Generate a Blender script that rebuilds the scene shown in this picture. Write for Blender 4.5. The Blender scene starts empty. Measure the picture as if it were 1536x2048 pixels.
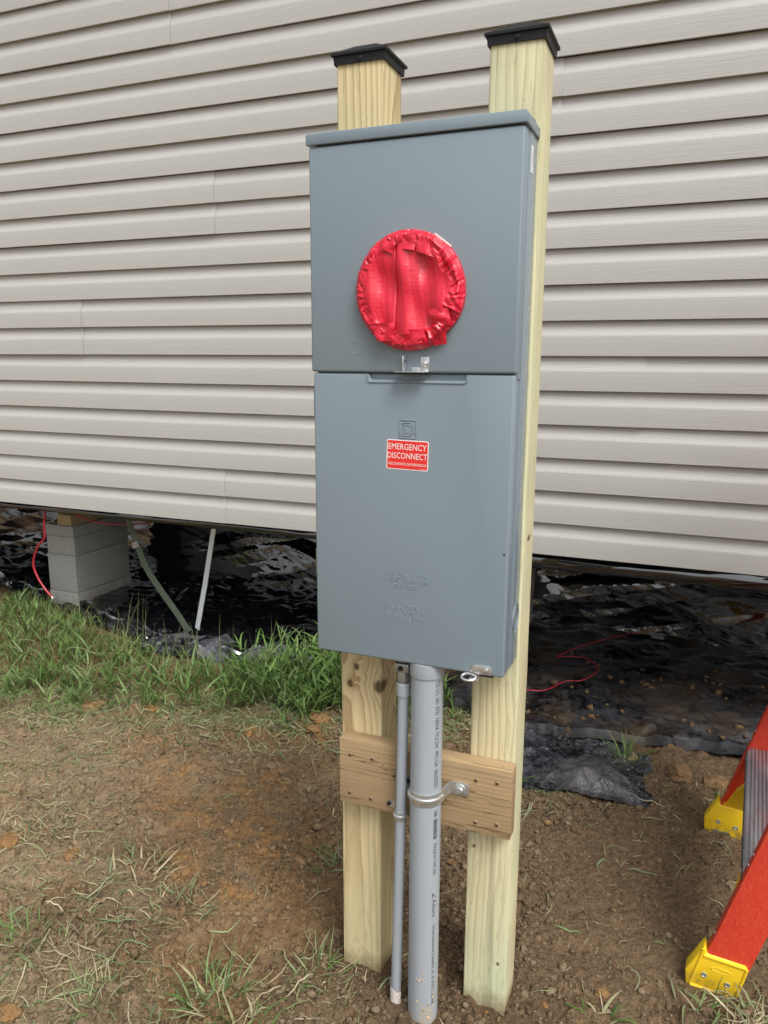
import bpy, bmesh, math, random
import numpy as np
from mathutils import Matrix, Vector

random.seed(7)
RNG = np.random.default_rng(11)
R = math.radians
sc = bpy.context.scene
COL = sc.collection

# ---------------------------------------------------------------- camera
cam_d = bpy.data.cameras.new("camera")
cam = bpy.data.objects.new("camera", cam_d)
COL.objects.link(cam)
sc.camera = cam
cam_d.sensor_fit = 'VERTICAL'
cam_d.sensor_height = 24.0
cam_d.sensor_width = 18.0
cam_d.lens = 24.0 * 1520.2 / 2048.0
cam_d.clip_start = 0.02
cam_d.clip_end = 2000
YAW, PIT, ROLL = 0.3806, -0.2002, -0.0041
Rm = Matrix.Rotation(YAW, 3, 'Z') @ Matrix.Rotation(PIT, 3, 'X') @ Matrix.Rotation(ROLL, 3, 'Y')
right, fwd, up = Rm.col[0], Rm.col[1], Rm.col[2]
M = Matrix.Identity(4)
for i in range(3):
    M[i][0], M[i][1], M[i][2] = right[i], up[i], -fwd[i]
M[0][3], M[1][3], M[2][3] = 0.6328, -1.2326, 1.326
cam.matrix_world = M

# ---------------------------------------------------------------- sky, sun, exposure
SUN_EL, SUN_AZ = 54.0, 132.0          # azimuth clockwise from +y: the sun stands behind and right of the camera
world = bpy.data.worlds.new("World")
sc.world = world
world.use_nodes = True
wn, wl = world.node_tree.nodes, world.node_tree.links
wn.clear()
sky = wn.new('ShaderNodeTexSky')
sky.sky_type = 'NISHITA'
sky.sun_disc = False
sky.sun_elevation = R(SUN_EL)
sky.sun_rotation = R(SUN_AZ)
sky.air_density = 1.0
sky.dust_density = 5.0
sky.ozone_density = 1.0
hs = wn.new('ShaderNodeHueSaturation')
hs.inputs['Saturation'].default_value = 0.22
bg = wn.new('ShaderNodeBackground')
bg.inputs['Strength'].default_value = 0.15
wo = wn.new('ShaderNodeOutputWorld')
wl.new(sky.outputs[0], hs.inputs['Color'])
wl.new(hs.outputs[0], bg.inputs['Color'])
wl.new(bg.outputs[0], wo.inputs['Surface'])
sun_d = bpy.data.lights.new("sun", 'SUN')
sun_d.energy = 1.5
sun_d.angle = R(22)
sun_d.color = (1.0, 0.965, 0.91)
sun = bpy.data.objects.new("sun", sun_d)
COL.objects.link(sun)
sd = Vector((math.sin(R(SUN_AZ)) * math.cos(R(SUN_EL)), math.cos(R(SUN_AZ)) * math.cos(R(SUN_EL)), math.sin(R(SUN_EL))))
sun.rotation_euler = sd.to_track_quat('Z', 'Y').to_euler()
sun.location = (0, -3, 8)
sc.view_settings.view_transform = 'Standard'
sc.view_settings.look = 'None'
sc.view_settings.gamma = 1.0
sc.view_settings.use_curve_mapping = False
sc.view_settings.exposure = 0.46

# ---------------------------------------------------------------- numpy noise
def _hash(ix, iy, seed):
    h = (ix.astype(np.int64) * 374761393 + iy.astype(np.int64) * 668265263 + seed * 974634777) & 0xFFFFFFFF
    h = ((h ^ (h >> 13)) * 1274126177) & 0xFFFFFFFF
    h = ((h ^ (h >> 16)) * 2246822519) & 0xFFFFFFFF
    return (h ^ (h >> 15)) & 0xFFFFFFFF
def perlin(x, y, seed=0):
    x = np.asarray(x, float); y = np.asarray(y, float)
    ix, iy = np.floor(x), np.floor(y)
    fx, fy = x - ix, y - iy
    def g(ax, ay, dx, dy):
        a = _hash(ax, ay, seed) / 4294967296.0 * 2 * np.pi
        return np.cos(a) * dx + np.sin(a) * dy
    u = fx * fx * fx * (fx * (fx * 6 - 15) + 10); v = fy * fy * fy * (fy * (fy * 6 - 15) + 10)
    a = g(ix, iy, fx, fy); b = g(ix + 1, iy, fx - 1, fy)
    c = g(ix, iy + 1, fx, fy - 1); d = g(ix + 1, iy + 1, fx - 1, fy - 1)
    return 1.5 * ((a * (1 - u) + b * u) * (1 - v) + (c * (1 - u) + d * u) * v)
def fbm(x, y, seed=0, octv=4, gain=.5):
    s = 0; a = 1.0; f = 1.0
    for i in range(octv):
        s = s + a * perlin(x * f, y * f, seed + 17 * i); a *= gain; f *= 2.03
    return s
def clods(x, y, cell, seed, prob, rmin=.25, rmax=.55):
    """height field of half buried lumps, one at most per cell"""
    gx, gy = np.floor(x / cell), np.floor(y / cell)
    h = np.zeros_like(x)
    for dx in (-1, 0, 1):
        for dy in (-1, 0, 1):
            cx, cy = gx + dx, gy + dy
            h1 = _hash(cx, cy, seed) / 4294967296.0
            h2 = _hash(cx, cy, seed + 1) / 4294967296.0
            h3 = _hash(cx, cy, seed + 2) / 4294967296.0
            h4 = _hash(cx, cy, seed + 3) / 4294967296.0
            px, py = (cx + .15 + .7 * h1) * cell, (cy + .15 + .7 * h2) * cell
            rr = (rmin + (rmax - rmin) * h3) * cell
            d2 = ((x - px) ** 2 + (y - py) ** 2) / rr ** 2
            b = np.clip(1 - d2, 0, 1) ** .62 * rr * (.5 + .45 * h4 / prob)
            h = np.maximum(h, np.where(h4 < prob, b, 0))
    return h
def ridged(x, y, seed=0, octv=3):
    s = 0; a = 1.0; f = 1.0
    for i in range(octv):
        s = s + a * (1 - np.abs(perlin(x * f, y * f, seed + 31 * i)) * 1.6); a *= .5; f *= 1.9
    return s
def crumple(u, v, seed, n=4):
    """creased film: folds running in random directions"""
    rg = np.random.default_rng(seed)
    h = 0
    wu = u + .12 * perlin(u * 2.1, v * 2.1, seed + 5); wv = v + .12 * perlin(u * 2.1 + 9, v * 2.1, seed + 6)
    for i in range(n):
        a = rg.uniform(0, np.pi)
        p = wu * math.cos(a) + wv * math.sin(a); q = -wu * math.sin(a) + wv * math.cos(a)
        h = h + (.8 ** i) * np.abs(perlin(p * (2.2 + 1.3 * i), q * (.8 + .5 * i), seed + 50 + i))
    return h
def tri(x): return np.abs((x % 1.0) * 2 - 1) * 2 - 1
def facets(u, v, seed, lams, slopes, diag=None):
    """sharp straight folds crossing each other: flat facets between creases"""
    rg = np.random.default_rng(seed); h = 0
    for i, (lm, sl) in enumerate(zip(lams, slopes)):
        a = rg.uniform(0, np.pi) if diag is None else diag[i % len(diag)] + rg.uniform(-.35, .35)
        w = .09 * lm * fbm(u / lm * .45 + 7 * i, v / lm * .45, seed + i, 2)
        p = u * math.cos(a) + v * math.sin(a) + w
        m = np.clip(.55 + 1.1 * perlin(u / lm * .33 + 3 * i, v / lm * .33 + 11, seed + 40 + i), .0, 1.4)
        h = h + m * sl * lm / 4 * tri(p / lm + .13 * i)
    return h
def sstep(a, b, x):
    t = np.clip((x - a) / (b - a), 0, 1)
    return t * t * (3 - 2 * t)

# ---------------------------------------------------------------- materials
def new_mat(name):
    m = bpy.data.materials.new(name)
    m.use_nodes = True
    nt = m.node_tree
    nt.nodes.clear()
    out = nt.nodes.new('ShaderNodeOutputMaterial')
    b = nt.nodes.new('ShaderNodeBsdfPrincipled')
    nt.links.new(b.outputs[0], out.inputs[0])
    return m, nt, b
class NT:
    def __init__(s, nt): s.n = nt.nodes; s.l = nt.links
    def node(s, t, **kw):
        o = s.n.new(t)
        for k, v in kw.items(): setattr(o, k, v)
        return o
    def put(s, sock, v):
        if hasattr(v, 'is_output') or isinstance(v, bpy.types.NodeSocket): s.l.new(v, sock)
        else: sock.default_value = v
    def math(s, op, a, b=None, c=None, clamp=False):
        o = s.n.new('ShaderNodeMath'); o.operation = op; o.use_clamp = clamp
        s.put(o.inputs[0], a)
        if b is not None: s.put(o.inputs[1], b)
        if c is not None: s.put(o.inputs[2], c)
        return o.outputs[0]
    def coord(s): return s.n.new('ShaderNodeTexCoord').outputs['Object']
    def mapping(s, vec, scale=(1, 1, 1), loc=(0, 0, 0), rot=(0, 0, 0)):
        o = s.n.new('ShaderNodeMapping')
        s.l.new(vec, o.inputs['Vector'])
        o.inputs['Scale'].default_value = scale; o.inputs['Location'].default_value = loc; o.inputs['Rotation'].default_value = rot
        return o.outputs[0]
    def noise(s, vec, scale=5, detail=4, rough=.55, dist=0):
        o = s.n.new('ShaderNodeTexNoise')
        s.l.new(vec, o.inputs['Vector'])
        o.inputs['Scale'].default_value = scale; o.inputs['Detail'].default_value = detail
        o.inputs['Roughness'].default_value = rough; o.inputs['Distortion'].default_value = dist
        return o.outputs['Fac']
    def ramp(s, fac, stops, interp='LINEAR'):
        o = s.n.new('ShaderNodeValToRGB')
        o.color_ramp.interpolation = interp
        e = o.color_ramp.elements
        while len(e) < len(stops): e.new(.5)
        for i, (p, c) in enumerate(stops):
            e[i].position = p
            e[i].color = (c, c, c, 1) if isinstance(c, (int, float)) else (*c, 1)
        s.put(o.inputs[0], fac)
        return o.outputs[0]
    def mix(s, fac, a, b, mode='MIX'):
        o = s.n.new('ShaderNodeMix'); o.data_type = 'RGBA'; o.blend_type = mode
        s.put(o.inputs[0], fac)
        for k, v in ((6, a), (7, b)):
            if isinstance(v, tuple): o.inputs[k].default_value = (*v[:3], 1)
            else: s.l.new(v, o.inputs[k])
        return o.outputs[2]
    def bump(s, h, strength=.3, dist=.002, normal=None):
        o = s.n.new('ShaderNodeBump')
        o.inputs['Strength'].default_value = strength; o.inputs['Distance'].default_value = dist
        s.l.new(h, o.inputs['Height'])
        if normal is not None: s.l.new(normal, o.inputs['Normal'])
        return o.outputs[0]
    def sep(s, v):
        o = s.n.new('ShaderNodeSeparateXYZ'); s.l.new(v, o.inputs[0]); return o.outputs
    def attr(s, name):
        o = s.n.new('ShaderNodeAttribute'); o.attribute_name = name; return o.outputs

def plain(name, col, rough=.5, metal=0., nscale=40, namt=.15, bump=0., bscale=200, spec=.5, coat=0):
    m, nt, b = new_mat(name); t = NT(nt)
    co = t.coord()
    n = t.noise(co, nscale, 5)
    lo = tuple(c * (1 - namt) for c in col); hi = tuple(min(1, c * (1 + namt)) for c in col)
    t.l.new(t.mix(n, lo, hi), b.inputs['Base Color'])
    b.inputs['Metallic'].default_value = metal
    t.l.new(t.ramp(t.noise(co, nscale * 1.7, 3), [(.3, max(0, rough - .07)), (.7, min(1, rough + .07))]), b.inputs['Roughness'])
    b.inputs['Specular IOR Level'].default_value = spec
    if coat: b.inputs['Coat Weight'].default_value = coat
    if bump:
        t.l.new(t.bump(t.noise(co, bscale, 3), bump, .001), b.inputs['Normal'])
    return m

def siding_mat():
    m, nt, b = new_mat("vinyl_siding"); t = NT(nt)
    co = t.coord()
    big = t.noise(co, 1.3, 4)
    grain = t.noise(t.mapping(co, (5, 60, 330)), 1, 3, .6, .6)
    fine = t.noise(t.mapping(co, (18, 300, 900)), 1, 2)
    c = t.mix(big, (.402, .395, .372), (.442, .435, .41))
    c = t.mix(t.ramp(grain, [(.3, 0.), (.75, .25)]), c, (.335, .33, .305))
    smudge = t.ramp(t.noise(t.mapping(co, (3.2, 3, 7), (4, 0, 1)), 1, 6, .7, .4), [(.68, 0.), (.82, .35)])
    c = t.mix(smudge, c, (.34, .31, .26))
    t.l.new(c, b.inputs['Base Color'])
    b.inputs['Roughness'].default_value = .42
    b.inputs['Specular IOR Level'].default_value = .4
    h = t.math('ADD', t.math('MULTIPLY', grain, .8), t.math('MULTIPLY', fine, .3))
    n1 = t.bump(h, .6, .0016)
    n2 = t.bump(t.noise(t.mapping(co, (2.2, 4, 9)), 1, 2), .15, .006, n1)
    t.l.new(n2, b.inputs['Normal'])
    return m

def wood_mat(name, light, dark, centre, ring=.009, tilt=.02, knots=(), axis='z', tint=None, tint_amt=.3, contrast=.75, stain=0., crack=.25):
    """growth rings round a slightly tilted pith cut by the faces; knots push the rings aside"""
    m, nt, b = new_mat(name); t = NT(nt)
    co = t.coord()
    if axis == 'x': co = t.mapping(co, rot=(0, R(-90), 0))
    x, y, z = t.sep(co)
    warp = t.noise(t.mapping(co, (7, 7, 1.1)), 1, 3, .5)
    wx = t.math('ADD', t.math('MULTIPLY', t.math('SUBTRACT', warp, .5), .035), t.math('MULTIPLY', t.math('SUBTRACT', t.noise(t.mapping(co, (40, 40, 6)), 1, 3), .5), .006))
    px = t.math('ADD', t.math('SUBTRACT', x, centre[0]), t.math('ADD', wx, t.math('MULTIPLY', z, tilt)))
    py = t.math('ADD', t.math('SUBTRACT', y, centre[1]), t.math('MULTIPLY', wx, .6))
    r = t.math('SQRT', t.math('ADD', t.math('MULTIPLY', px, px), t.math('MULTIPLY', py, py)))
    kmask = None
    for (kx, ky, kz, ks) in knots:
        dx = t.math('DIVIDE', t.math('SUBTRACT', x, kx), ks)
        dy = t.math('DIVIDE', t.math('SUBTRACT', y, ky), ks * 3)
        dz = t.math('DIVIDE', t.math('SUBTRACT', z, kz), ks * 1.25)
        d2 = t.math('ADD', t.math('ADD', t.math('MULTIPLY', dx, dx), t.math('MULTIPLY', dz, dz)), t.math('MULTIPLY', dy, dy))
        d2 = t.math('MULTIPLY', d2, t.math('ADD', .55, t.math('MULTIPLY', t.noise(co, 75, 3), .9)))
        e = t.math('EXPONENT', t.math('MULTIPLY', d2, -.28))
        r = t.math('ADD', r, t.math('MULTIPLY', e, ks * .9))
        km = t.ramp(d2, [(.22, 1.), (.75, 0.)])
        kmask = km if kmask is None else t.math('MAXIMUM', kmask, km)
    ph = t.math('FRACT', t.math('DIVIDE', r, ring))
    rings = t.ramp(ph, [(0., .0), (.4, .10), (.75, .55), (.92, 1.), (1., .0)])
    rings = t.math('MULTIPLY', rings, t.ramp(t.noise(t.mapping(co, (14, 14, 3), (5, 0, 0)), 1, 2), [(.25, .5), (.65, 1.)]))
    streak = t.noise(t.mapping(co, (160, 160, 2.5)), 1, 4, .6)
    blot = t.noise(t.mapping(co, (9, 9, 2.2)), 1, 3)
    c = t.mix(t.math('MULTIPLY', rings, contrast), light, dark)
    c = t.mix(t.ramp(streak, [(.35, .0), (.7, .45)]), c, tuple(a * .72 for a in light))
    if tint is not None:
        c = t.mix(t.ramp(blot, [(.35, .0), (.65, tint_amt)]), c, tint)
    if kmask is not None:
        c = t.mix(t.math('MULTIPLY', kmask, .85), c, (.06, .03, .012))
    if stain:
        ln = t.noise(t.mapping(co, (30, 30, 1.2), (3, 1, 0)), 1, 2)
        c = t.mix(t.ramp(ln, [(.62, 0.), (.74, stain)]), c, (.11, .085, .05))
    ck = t.math('ABSOLUTE', t.math('SUBTRACT', t.noise(t.mapping(co, (26, 26, 1.6), (7, 2, 4)), 1, 4, .6), .5))
    c = t.mix(t.math('MULTIPLY', t.ramp(ck, [(.0, 1.), (.012, 0.)]), crack), c, (.07, .045, .02))
    sp = t.noise(co, 90, 2)
    c = t.mix(t.ramp(sp, [(.7, 0.), (.76, .5)]), c, tuple(a * .45 for a in dark))
    if axis == 'z':
        spl = t.math('ADD', t.math('SUBTRACT', .055, z), t.math('MULTIPLY', t.math('SUBTRACT', t.noise(co, 28, 5, .7), .5), .14))
        c = t.mix(t.ramp(spl, [(.0, 0.), (.06, .75)]), c, (.20, .135, .075))
    t.l.new(c, b.inputs['Base Color'])
    b.inputs['Roughness'].default_value = .68
    b.inputs['Specular IOR Level'].default_value = .3
    h = t.math('ADD', t.math('MULTIPLY', streak, 1.), t.math('MULTIPLY', rings, .5))
    t.l.new(t.bump(h, .35, .0012), b.inputs['Normal'])
    return m

def paint_mat():
    m, nt, b = new_mat("grey_enamel"); t = NT(nt)
    co = t.coord()
    base = (.195, .248, .282)
    c = t.mix(t.noise(co, 3.5, 4), tuple(a * .95 for a in base), tuple(a * 1.06 for a in base))
    scr = t.ramp(t.noise(t.mapping(co, (70, 70, 190), (1, 0, 3), (0, R(25), 0)), 1, 3, .6, .3), [(.66, 0.), (.78, .16)])
    msk = t.ramp(t.noise(co, 6, 2), [(.5, 0.), (.62, 1.)])
    c = t.mix(t.math('MULTIPLY', scr, msk), c, (.32, .37, .40))
    dust = t.ramp(t.noise(co, 130, 3), [(.7, 0.), (.78, .25)])
    c = t.mix(t.math('MULTIPLY', dust, msk), c, (.12, .12, .12))
    t.l.new(c, b.inputs['Base Color'])
    t.l.new(t.ramp(t.noise(co, 9, 5), [(.3, .20), (.7, .30)]), b.inputs['Roughness'])
    b.inputs['Specular IOR Level'].default_value = .45
    n1 = t.bump(t.noise(co, 420, 2), .09, .0008)
    n2 = t.bump(t.noise(co, 5, 2), .10, .01, n1)
    t.l.new(n2, b.inputs['Normal'])
    return m

def vinyl_red_mat():
    m, nt, b = new_mat("red_tape"); t = NT(nt)
    co = t.coord()
    x, y, z = t.sep(co)
    c = t.mix(t.noise(co, 22, 4), (.56, .008, .028), (.70, .014, .045))
    t.l.new(c, b.inputs['Base Color'])
    t.l.new(t.ramp(t.noise(co, 35, 3), [(.3, .2), (.7, .38)]), b.inputs['Roughness'])
    b.inputs['Specular IOR Level'].default_value = .6
    ribs = t.math('SINE', t.math('MULTIPLY', t.math('ADD', z, t.math('MULTIPLY', t.noise(co, 12, 2), .002)), 2 * math.pi / .0021))
    n1 = t.bump(ribs, .16, .0005)
    n2 = t.bump(t.noise(co, 95, 3, .6, .8), .25, .0025, n1)
    t.l.new(n2, b.inputs['Normal'])
    return m

def pvc_mat():
    m, nt, b = new_mat("grey_pvc"); t = NT(nt)
    co = t.coord()
    x, y, z = t.sep(co)
    c = t.mix(t.noise(t.mapping(co, (60, 60, 3)), 1, 3), (.285, .318, .352), (.34, .372, .405))
    zm = t.ramp(t.math('SUBTRACT', .30, z), [(.05, 0.), (.30, 1.)])
    st = t.ramp(t.noise(t.mapping(co, (22, 22, 12)), 1, 5, .65), [(.46, 0.), (.66, .65)])
    c = t.mix(t.math('MULTIPLY', zm, st), c, (.42, .33, .2))
    st2 = t.ramp(t.noise(t.mapping(co, (34, 34, 22), (3, 3, 1)), 1, 5, .65), [(.66, 0.), (.74, .6)])
    c = t.mix(st2, c, (.47, .43, .34))
    t.l.new(c, b.inputs['Base Color'])
    b.inputs['Roughness'].default_value = .42
    t.l.new(t.bump(t.noise(t.mapping(co, (120, 120, 8)), 1, 3), .08, .001), b.inputs['Normal'])
    return m

def film_mat(name, dust=0., dust_scale=3., rough=.1, grey=(.050, .053, .062), brown=(.085, .06, .036)):
    m, nt, b = new_mat(name); t = NT(nt)
    co = t.coord()
    film = (.0045, .005, .0065)
    if dust:
        n = t.noise(co, dust_scale, 7, .68, .3)
        f = t.noise(co, dust_scale * 14, 5, .7)
        d = t.math('ADD', t.math('MULTIPLY', n, .75), t.math('MULTIPLY', f, .35))
        lo = .66 - .2 * dust
        fac = t.ramp(d, [(lo, 0.), (lo + .16, .35 + .5 * dust)])
        soil = t.mix(t.ramp(t.noise(co, dust_scale * 1.3, 5, .6), [(.42, 0.), (.62, 1.)]), grey, brown)
        c = t.mix(fac, film, soil)
        scf = t.ramp(t.noise(t.mapping(co, (40, 8, 20), (0, 0, 0), (0, 0, R(30))), 1, 5, .7, 1.2), [(.6, 0.), (.75, .25)])
        c = t.mix(scf, c, (.16, .155, .15))
        t.l.new(c, b.inputs['Base Color'])
        t.l.new(t.math('ADD', t.math('MULTIPLY', fac, .45), rough), b.inputs['Roughness'])
    else:
        c = t.mix(t.noise(co, 9, 4), film, tuple(a * 1.8 for a in film))
        t.l.new(c, b.inputs['Base Color'])
        t.l.new(t.ramp(t.noise(co, 7, 3), [(.3, rough * .6), (.7, rough * 1.5)]), b.inputs['Roughness'])
    b.inputs['Specular IOR Level'].default_value = .6 if dust else 1.
    if not dust: b.inputs['IOR'].default_value = 1.75
    if dust: t.l.new(t.bump(t.noise(co, 28, 4, .6, 1.0), .12, .006), b.inputs['Normal'])
    return m

def soil_mat(name, clod=False):
    m, nt, b = new_mat(name); t = NT(nt)
    co = t.coord()
    at = t.attr('tint')[0]
    o, d, p = t.sep(at)
    n1 = t.noise(co, 6, 6, .65); n2 = t.noise(co, 55, 5, .7); n3 = t.noise(co, 260, 3)
    c = t.mix(n1, (.146, .096, .053), (.250, .170, .098))
    c = t.mix(t.ramp(n2, [(.35, .55), (.62, 0.)]), c, (.062, .039, .022))
    c = t.mix(t.ramp(n2, [(.6, 0.), (.75, .45)]), c, (.26, .185, .11))
    n4 = t.noise(co, 125, 4, .65)
    c = t.mix(t.ramp(n4, [(.36, .75), (.5, 0.)]), c, (.062, .040, .023))
    c = t.mix(t.ramp(n4, [(.56, 0.), (.7, .5)]), c, (.31, .225, .14))
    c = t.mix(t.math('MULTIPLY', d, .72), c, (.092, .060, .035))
    c = t.mix(t.math('MULTIPLY', p, t.ramp(n2, [(.3, .4), (.7, .9)])), c, (.34, .265, .17))
    c = t.mix(t.math('MULTIPLY', o, t.ramp(n2, [(.35, .35), (.6, 1.)])), c, (.34, .175, .055))
    c = t.mix(t.ramp(n3, [(.66, 0.), (.74, .55)]), c, (.34, .28, .2))
    c = t.mix(t.ramp(n3, [(.28, .6), (.36, 0.)]), c, (.03, .02, .012))
    t.l.new(c, b.inputs['Base Color'])
    b.inputs['Roughness'].default_value = .9
    b.inputs['Specular IOR Level'].default_value = .2
    h = t.math('ADD', t.math('ADD', t.math('MULTIPLY', n2, .6), t.math('MULTIPLY', n4, .5)), t.math('MULTIPLY', n3, .3))
    t.l.new(t.bump(h, 1., .012), b.inputs['Normal'])
    return m

def grass_mat(name):
    m, nt, b = new_mat(name); t = NT(nt)
    at = t.attr('tint')[0]
    co = t.coord()
    c = t.mix(t.math('MULTIPLY', t.noise(co, 140, 3), .5), at, t.mix(.5, at, (.16, .17, .05)))
    t.l.new(c, b.inputs['Base Color'])
    b.inputs['Roughness'].default_value = .5
    b.inputs['Specular IOR Level'].default_value = .35
    b.inputs['Subsurface Weight'].default_value = 0.
    nt.nodes.remove(nt.nodes['Material Output']) if 'Material Output' in nt.nodes else None
    out = nt.nodes.new('ShaderNodeOutputMaterial')
    tr = nt.nodes.new('ShaderNodeBsdfTranslucent')
    mx = nt.nodes.new('ShaderNodeMixShader'); mx.inputs[0].default_value = .3
    nt.links.new(c, tr.inputs['Color'])
    nt.links.new(b.outputs[0], mx.inputs[1]); nt.links.new(tr.outputs[0], mx.inputs[2])
    nt.links.new(mx.outputs[0], out.inputs[0])
    return m

def fibre_red_mat():
    m, nt, b = new_mat("red_fibreglass"); t = NT(nt)
    co = t.coord()
    fib = t.noise(t.mapping(co, (420, 420, 90), (0, 0, 0), (0, R(16), 0)), 1, 3, .7, 1.5)
    sq = t.noise(co, 95, 5, .75, 4.)
    c = t.mix(t.noise(co, 9, 3), (.52, .028, .012), (.60, .04, .018))
    c = t.mix(t.ramp(fib, [(.46, 0.), (.7, .5)]), c, (.72, .15, .085))
    c = t.mix(t.ramp(sq, [(.55, 0.), (.66, .5)]), c, (.74, .19, .10))
    t.l.new(c, b.inputs['Base Color'])
    b.inputs['Roughness'].default_value = .45
    t.l.new(t.bump(sq, .15, .0008), b.inputs['Normal'])
    return m

def tread_mat():
    m, nt, b = new_mat("worn_aluminium"); t = NT(nt)
    co = t.coord()
    w = t.noise(t.mapping(co, (30, 6, 30)), 1, 5, .6)
    c = t.mix(t.ramp(w, [(.4, 0.), (.65, 1.)]), (.24, .24, .27), (.42, .41, .43))
    pk = t.ramp(t.noise(t.mapping(co, (14, 3, 10), (2, 0, 0)), 1, 4), [(.5, 0.), (.62, .45)])
    c = t.mix(pk, c, (.40, .10, .11))
    mud = t.ramp(t.noise(co, 38, 6, .7), [(.58, 0.), (.66, .9)])
    x, y, z = t.sep(co)
    mm = t.ramp(y, [(.05, 1.), (.2, 0.)])
    c = t.mix(t.math('MULTIPLY', mud, mm), c, (.5, .42, .28))
    t.l.new(c, b.inputs['Base Color'])
    b.inputs['Metallic'].default_value = .55
    b.inputs['Roughness'].default_value = .45
    t.l.new(t.bump(w, .2, .001), b.inputs['Normal'])
    return m

def concrete_mat():
    m, nt, b = new_mat("grey_concrete"); t = NT(nt)
    co = t.coord()
    n1 = t.noise(co, 7, 5); n2 = t.noise(co, 130, 4, .7)
    c = t.mix(n1, (.40, .40, .375), (.50, .495, .465))
    c = t.mix(t.ramp(n2, [(.34, .75), (.52, 0.)]), c, (.19, .19, .178))
    z = t.sep(co)[2]
    c = t.mix(t.math('MULTIPLY', t.ramp(z, [(.0, 1.), (.12, 0.)]), t.ramp(n1, [(.4, .1), (.6, .8)])), c, (.16, .12, .08))
    pit = t.ramp(t.noise(co, 60, 2), [(.74, 0.), (.78, .9)])
    c = t.mix(pit, c, (.06, .06, .058))
    t.l.new(c, b.inputs['Base Color'])
    b.inputs['Roughness'].default_value = .9
    t.l.new(t.bump(n2, .9, .006), b.inputs['Normal'])
    return m

MT = {}
MT['siding'] = siding_mat()
MT['enamel'] = paint_mat()
MT['red_tape'] = vinyl_red_mat()
MT['pvc'] = pvc_mat()
MT['film'] = film_mat("black_film", 0, rough=.05)
MT['dusty'] = film_mat("dusty_black_film", .95, 5., rough=.2, grey=(.085, .092, .108), brown=(.085, .08, .08))
MT['muddy'] = film_mat("muddy_black_film", .95, 3., rough=.2)
MT['soil'] = soil_mat("soil")
MT['grass'] = grass_mat("grass_blades")
MT['redfib'] = fibre_red_mat()
def yellow_mat():
    m, nt, b = new_mat("yellow_plastic"); t = NT(nt)
    co = t.coord(); x, y, z = t.sep(co)
    c = t.mix(t.noise(co, 14, 4), (.76, .50, .016), (.83, .56, .02))
    mud = t.ramp(t.noise(co, 45, 6, .7), [(.46, 0.), (.60, .85)])
    zm = t.ramp(z, [(.0, 1.), (.045, .0)])
    c = t.mix(t.math('MULTIPLY', mud, zm), c, (.17, .115, .065))
    sc_ = t.ramp(t.noise(t.mapping(co, (60, 60, 160), rot=(0, R(40), 0)), 1, 4, .7), [(.66, 0.), (.76, .3)])
    c = t.mix(sc_, c, (.50, .36, .06))
    t.l.new(c, b.inputs['Base Color'])
    b.inputs['Roughness'].default_value = .44
    t.l.new(t.bump(t.noise(co, 300, 3), .1, .001), b.inputs['Normal'])
    return m
MT['yellow'] = yellow_mat()
MT['tread'] = tread_mat()
MT['concrete'] = concrete_mat()
MT['zinc'] = plain("zinc_plate", (.66, .70, .70), .30, .85, 30, .12, .1, 90)
MT['steel'] = plain("bright_steel", (.62, .64, .66), .30, .85, 60, .1, .06, 200)
MT['galv'] = plain("galvanised_strap", (.84, .90, .96), .38, .15, 12, .12, 0, 90)  # pale blue-white base colour stands in for the sky reflected in the strap
MT['dullsteel'] = plain("die_cast", (.36, .38, .37), .42, .8, 70, .2, .2, 160)
MT['strapgreen'] = plain("weathered_strap", (.10, .125, .09), .5, .35, 24, .3, .2, 120)
MT['cap'] = plain("black_cap", (.0065, .0068, .008), .5, 0, 60, .2, .15, 500, spec=.35)
MT['blackpaint'] = plain("black_steel", (.012, .014, .012), .5, 0, 8, .4, .2, 40)
MT['dark'] = plain("hole_shade_and_black", (.006, .006, .006), .6)  # near-black for shade in holes and screw recesses, and for black screws
MT['screw'] = plain("tan_screw", (.27, .195, .11), .5, .3, 90, .3)
MT['wire'] = plain("red_wire", (.36, .016, .03), .42, 0, 20, .12)
MT['copper'] = plain("bare_wire", (.75, .72, .66), .3, .7)
MT['white'] = plain("white_label", (.74, .74, .72), .5, 0, 30, .05)
MT['labelred'] = plain("label_red", (.70, .028, .022), .42, 0, 40, .04)
MT['ink'] = plain("black_ink", (.022, .022, .026), .6, 0, 300, .3)
MT['tapewhite'] = plain("pale_tape", (.62, .55, .52), .5, 0, 60, .15, .3, 120)
MT['mudclay'] = plain("dried_clay", (.46, .30, .13), .9, 0, 80, .3, .6, 200)
MT['sheath'] = plain("sheathing", (.30, .24, .16), .8, 0, 5, .2)
MT['shingle'] = plain("roof_shingle", (.08, .078, .075), .9, 0, 12, .3, .6, 60)
MT['shim'] = plain("pale_shim", (.50, .36, .19), .7, 0, 30, .2, .3, 90)
MT['postA'] = wood_mat("post_wood_yellow", (.69, .565, .325), (.27, .15, .055), (-.012, .02), .0085, .030,
                       knots=((-.010, -.0445, .710, .0085), (-.024, -.0445, .672, .0095), (.040, -.0445, .674, .0165), (.02, -.0445, 1.70, .006)),
                       tint=(.62, .60, .36), tint_amt=.45, contrast=.95)
MT['postB'] = wood_mat("post_wood_green", (.69, .615, .385), (.33, .24, .10), (.21, .26), .0078, .004,
                       knots=((.027, -.0445, .115, .005), (-.03, -.0445, .37, .005), (.0445, .0, 1.0, .007)),
                       tint=(.52, .585, .385), tint_amt=.75, contrast=.9, stain=.5)
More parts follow.
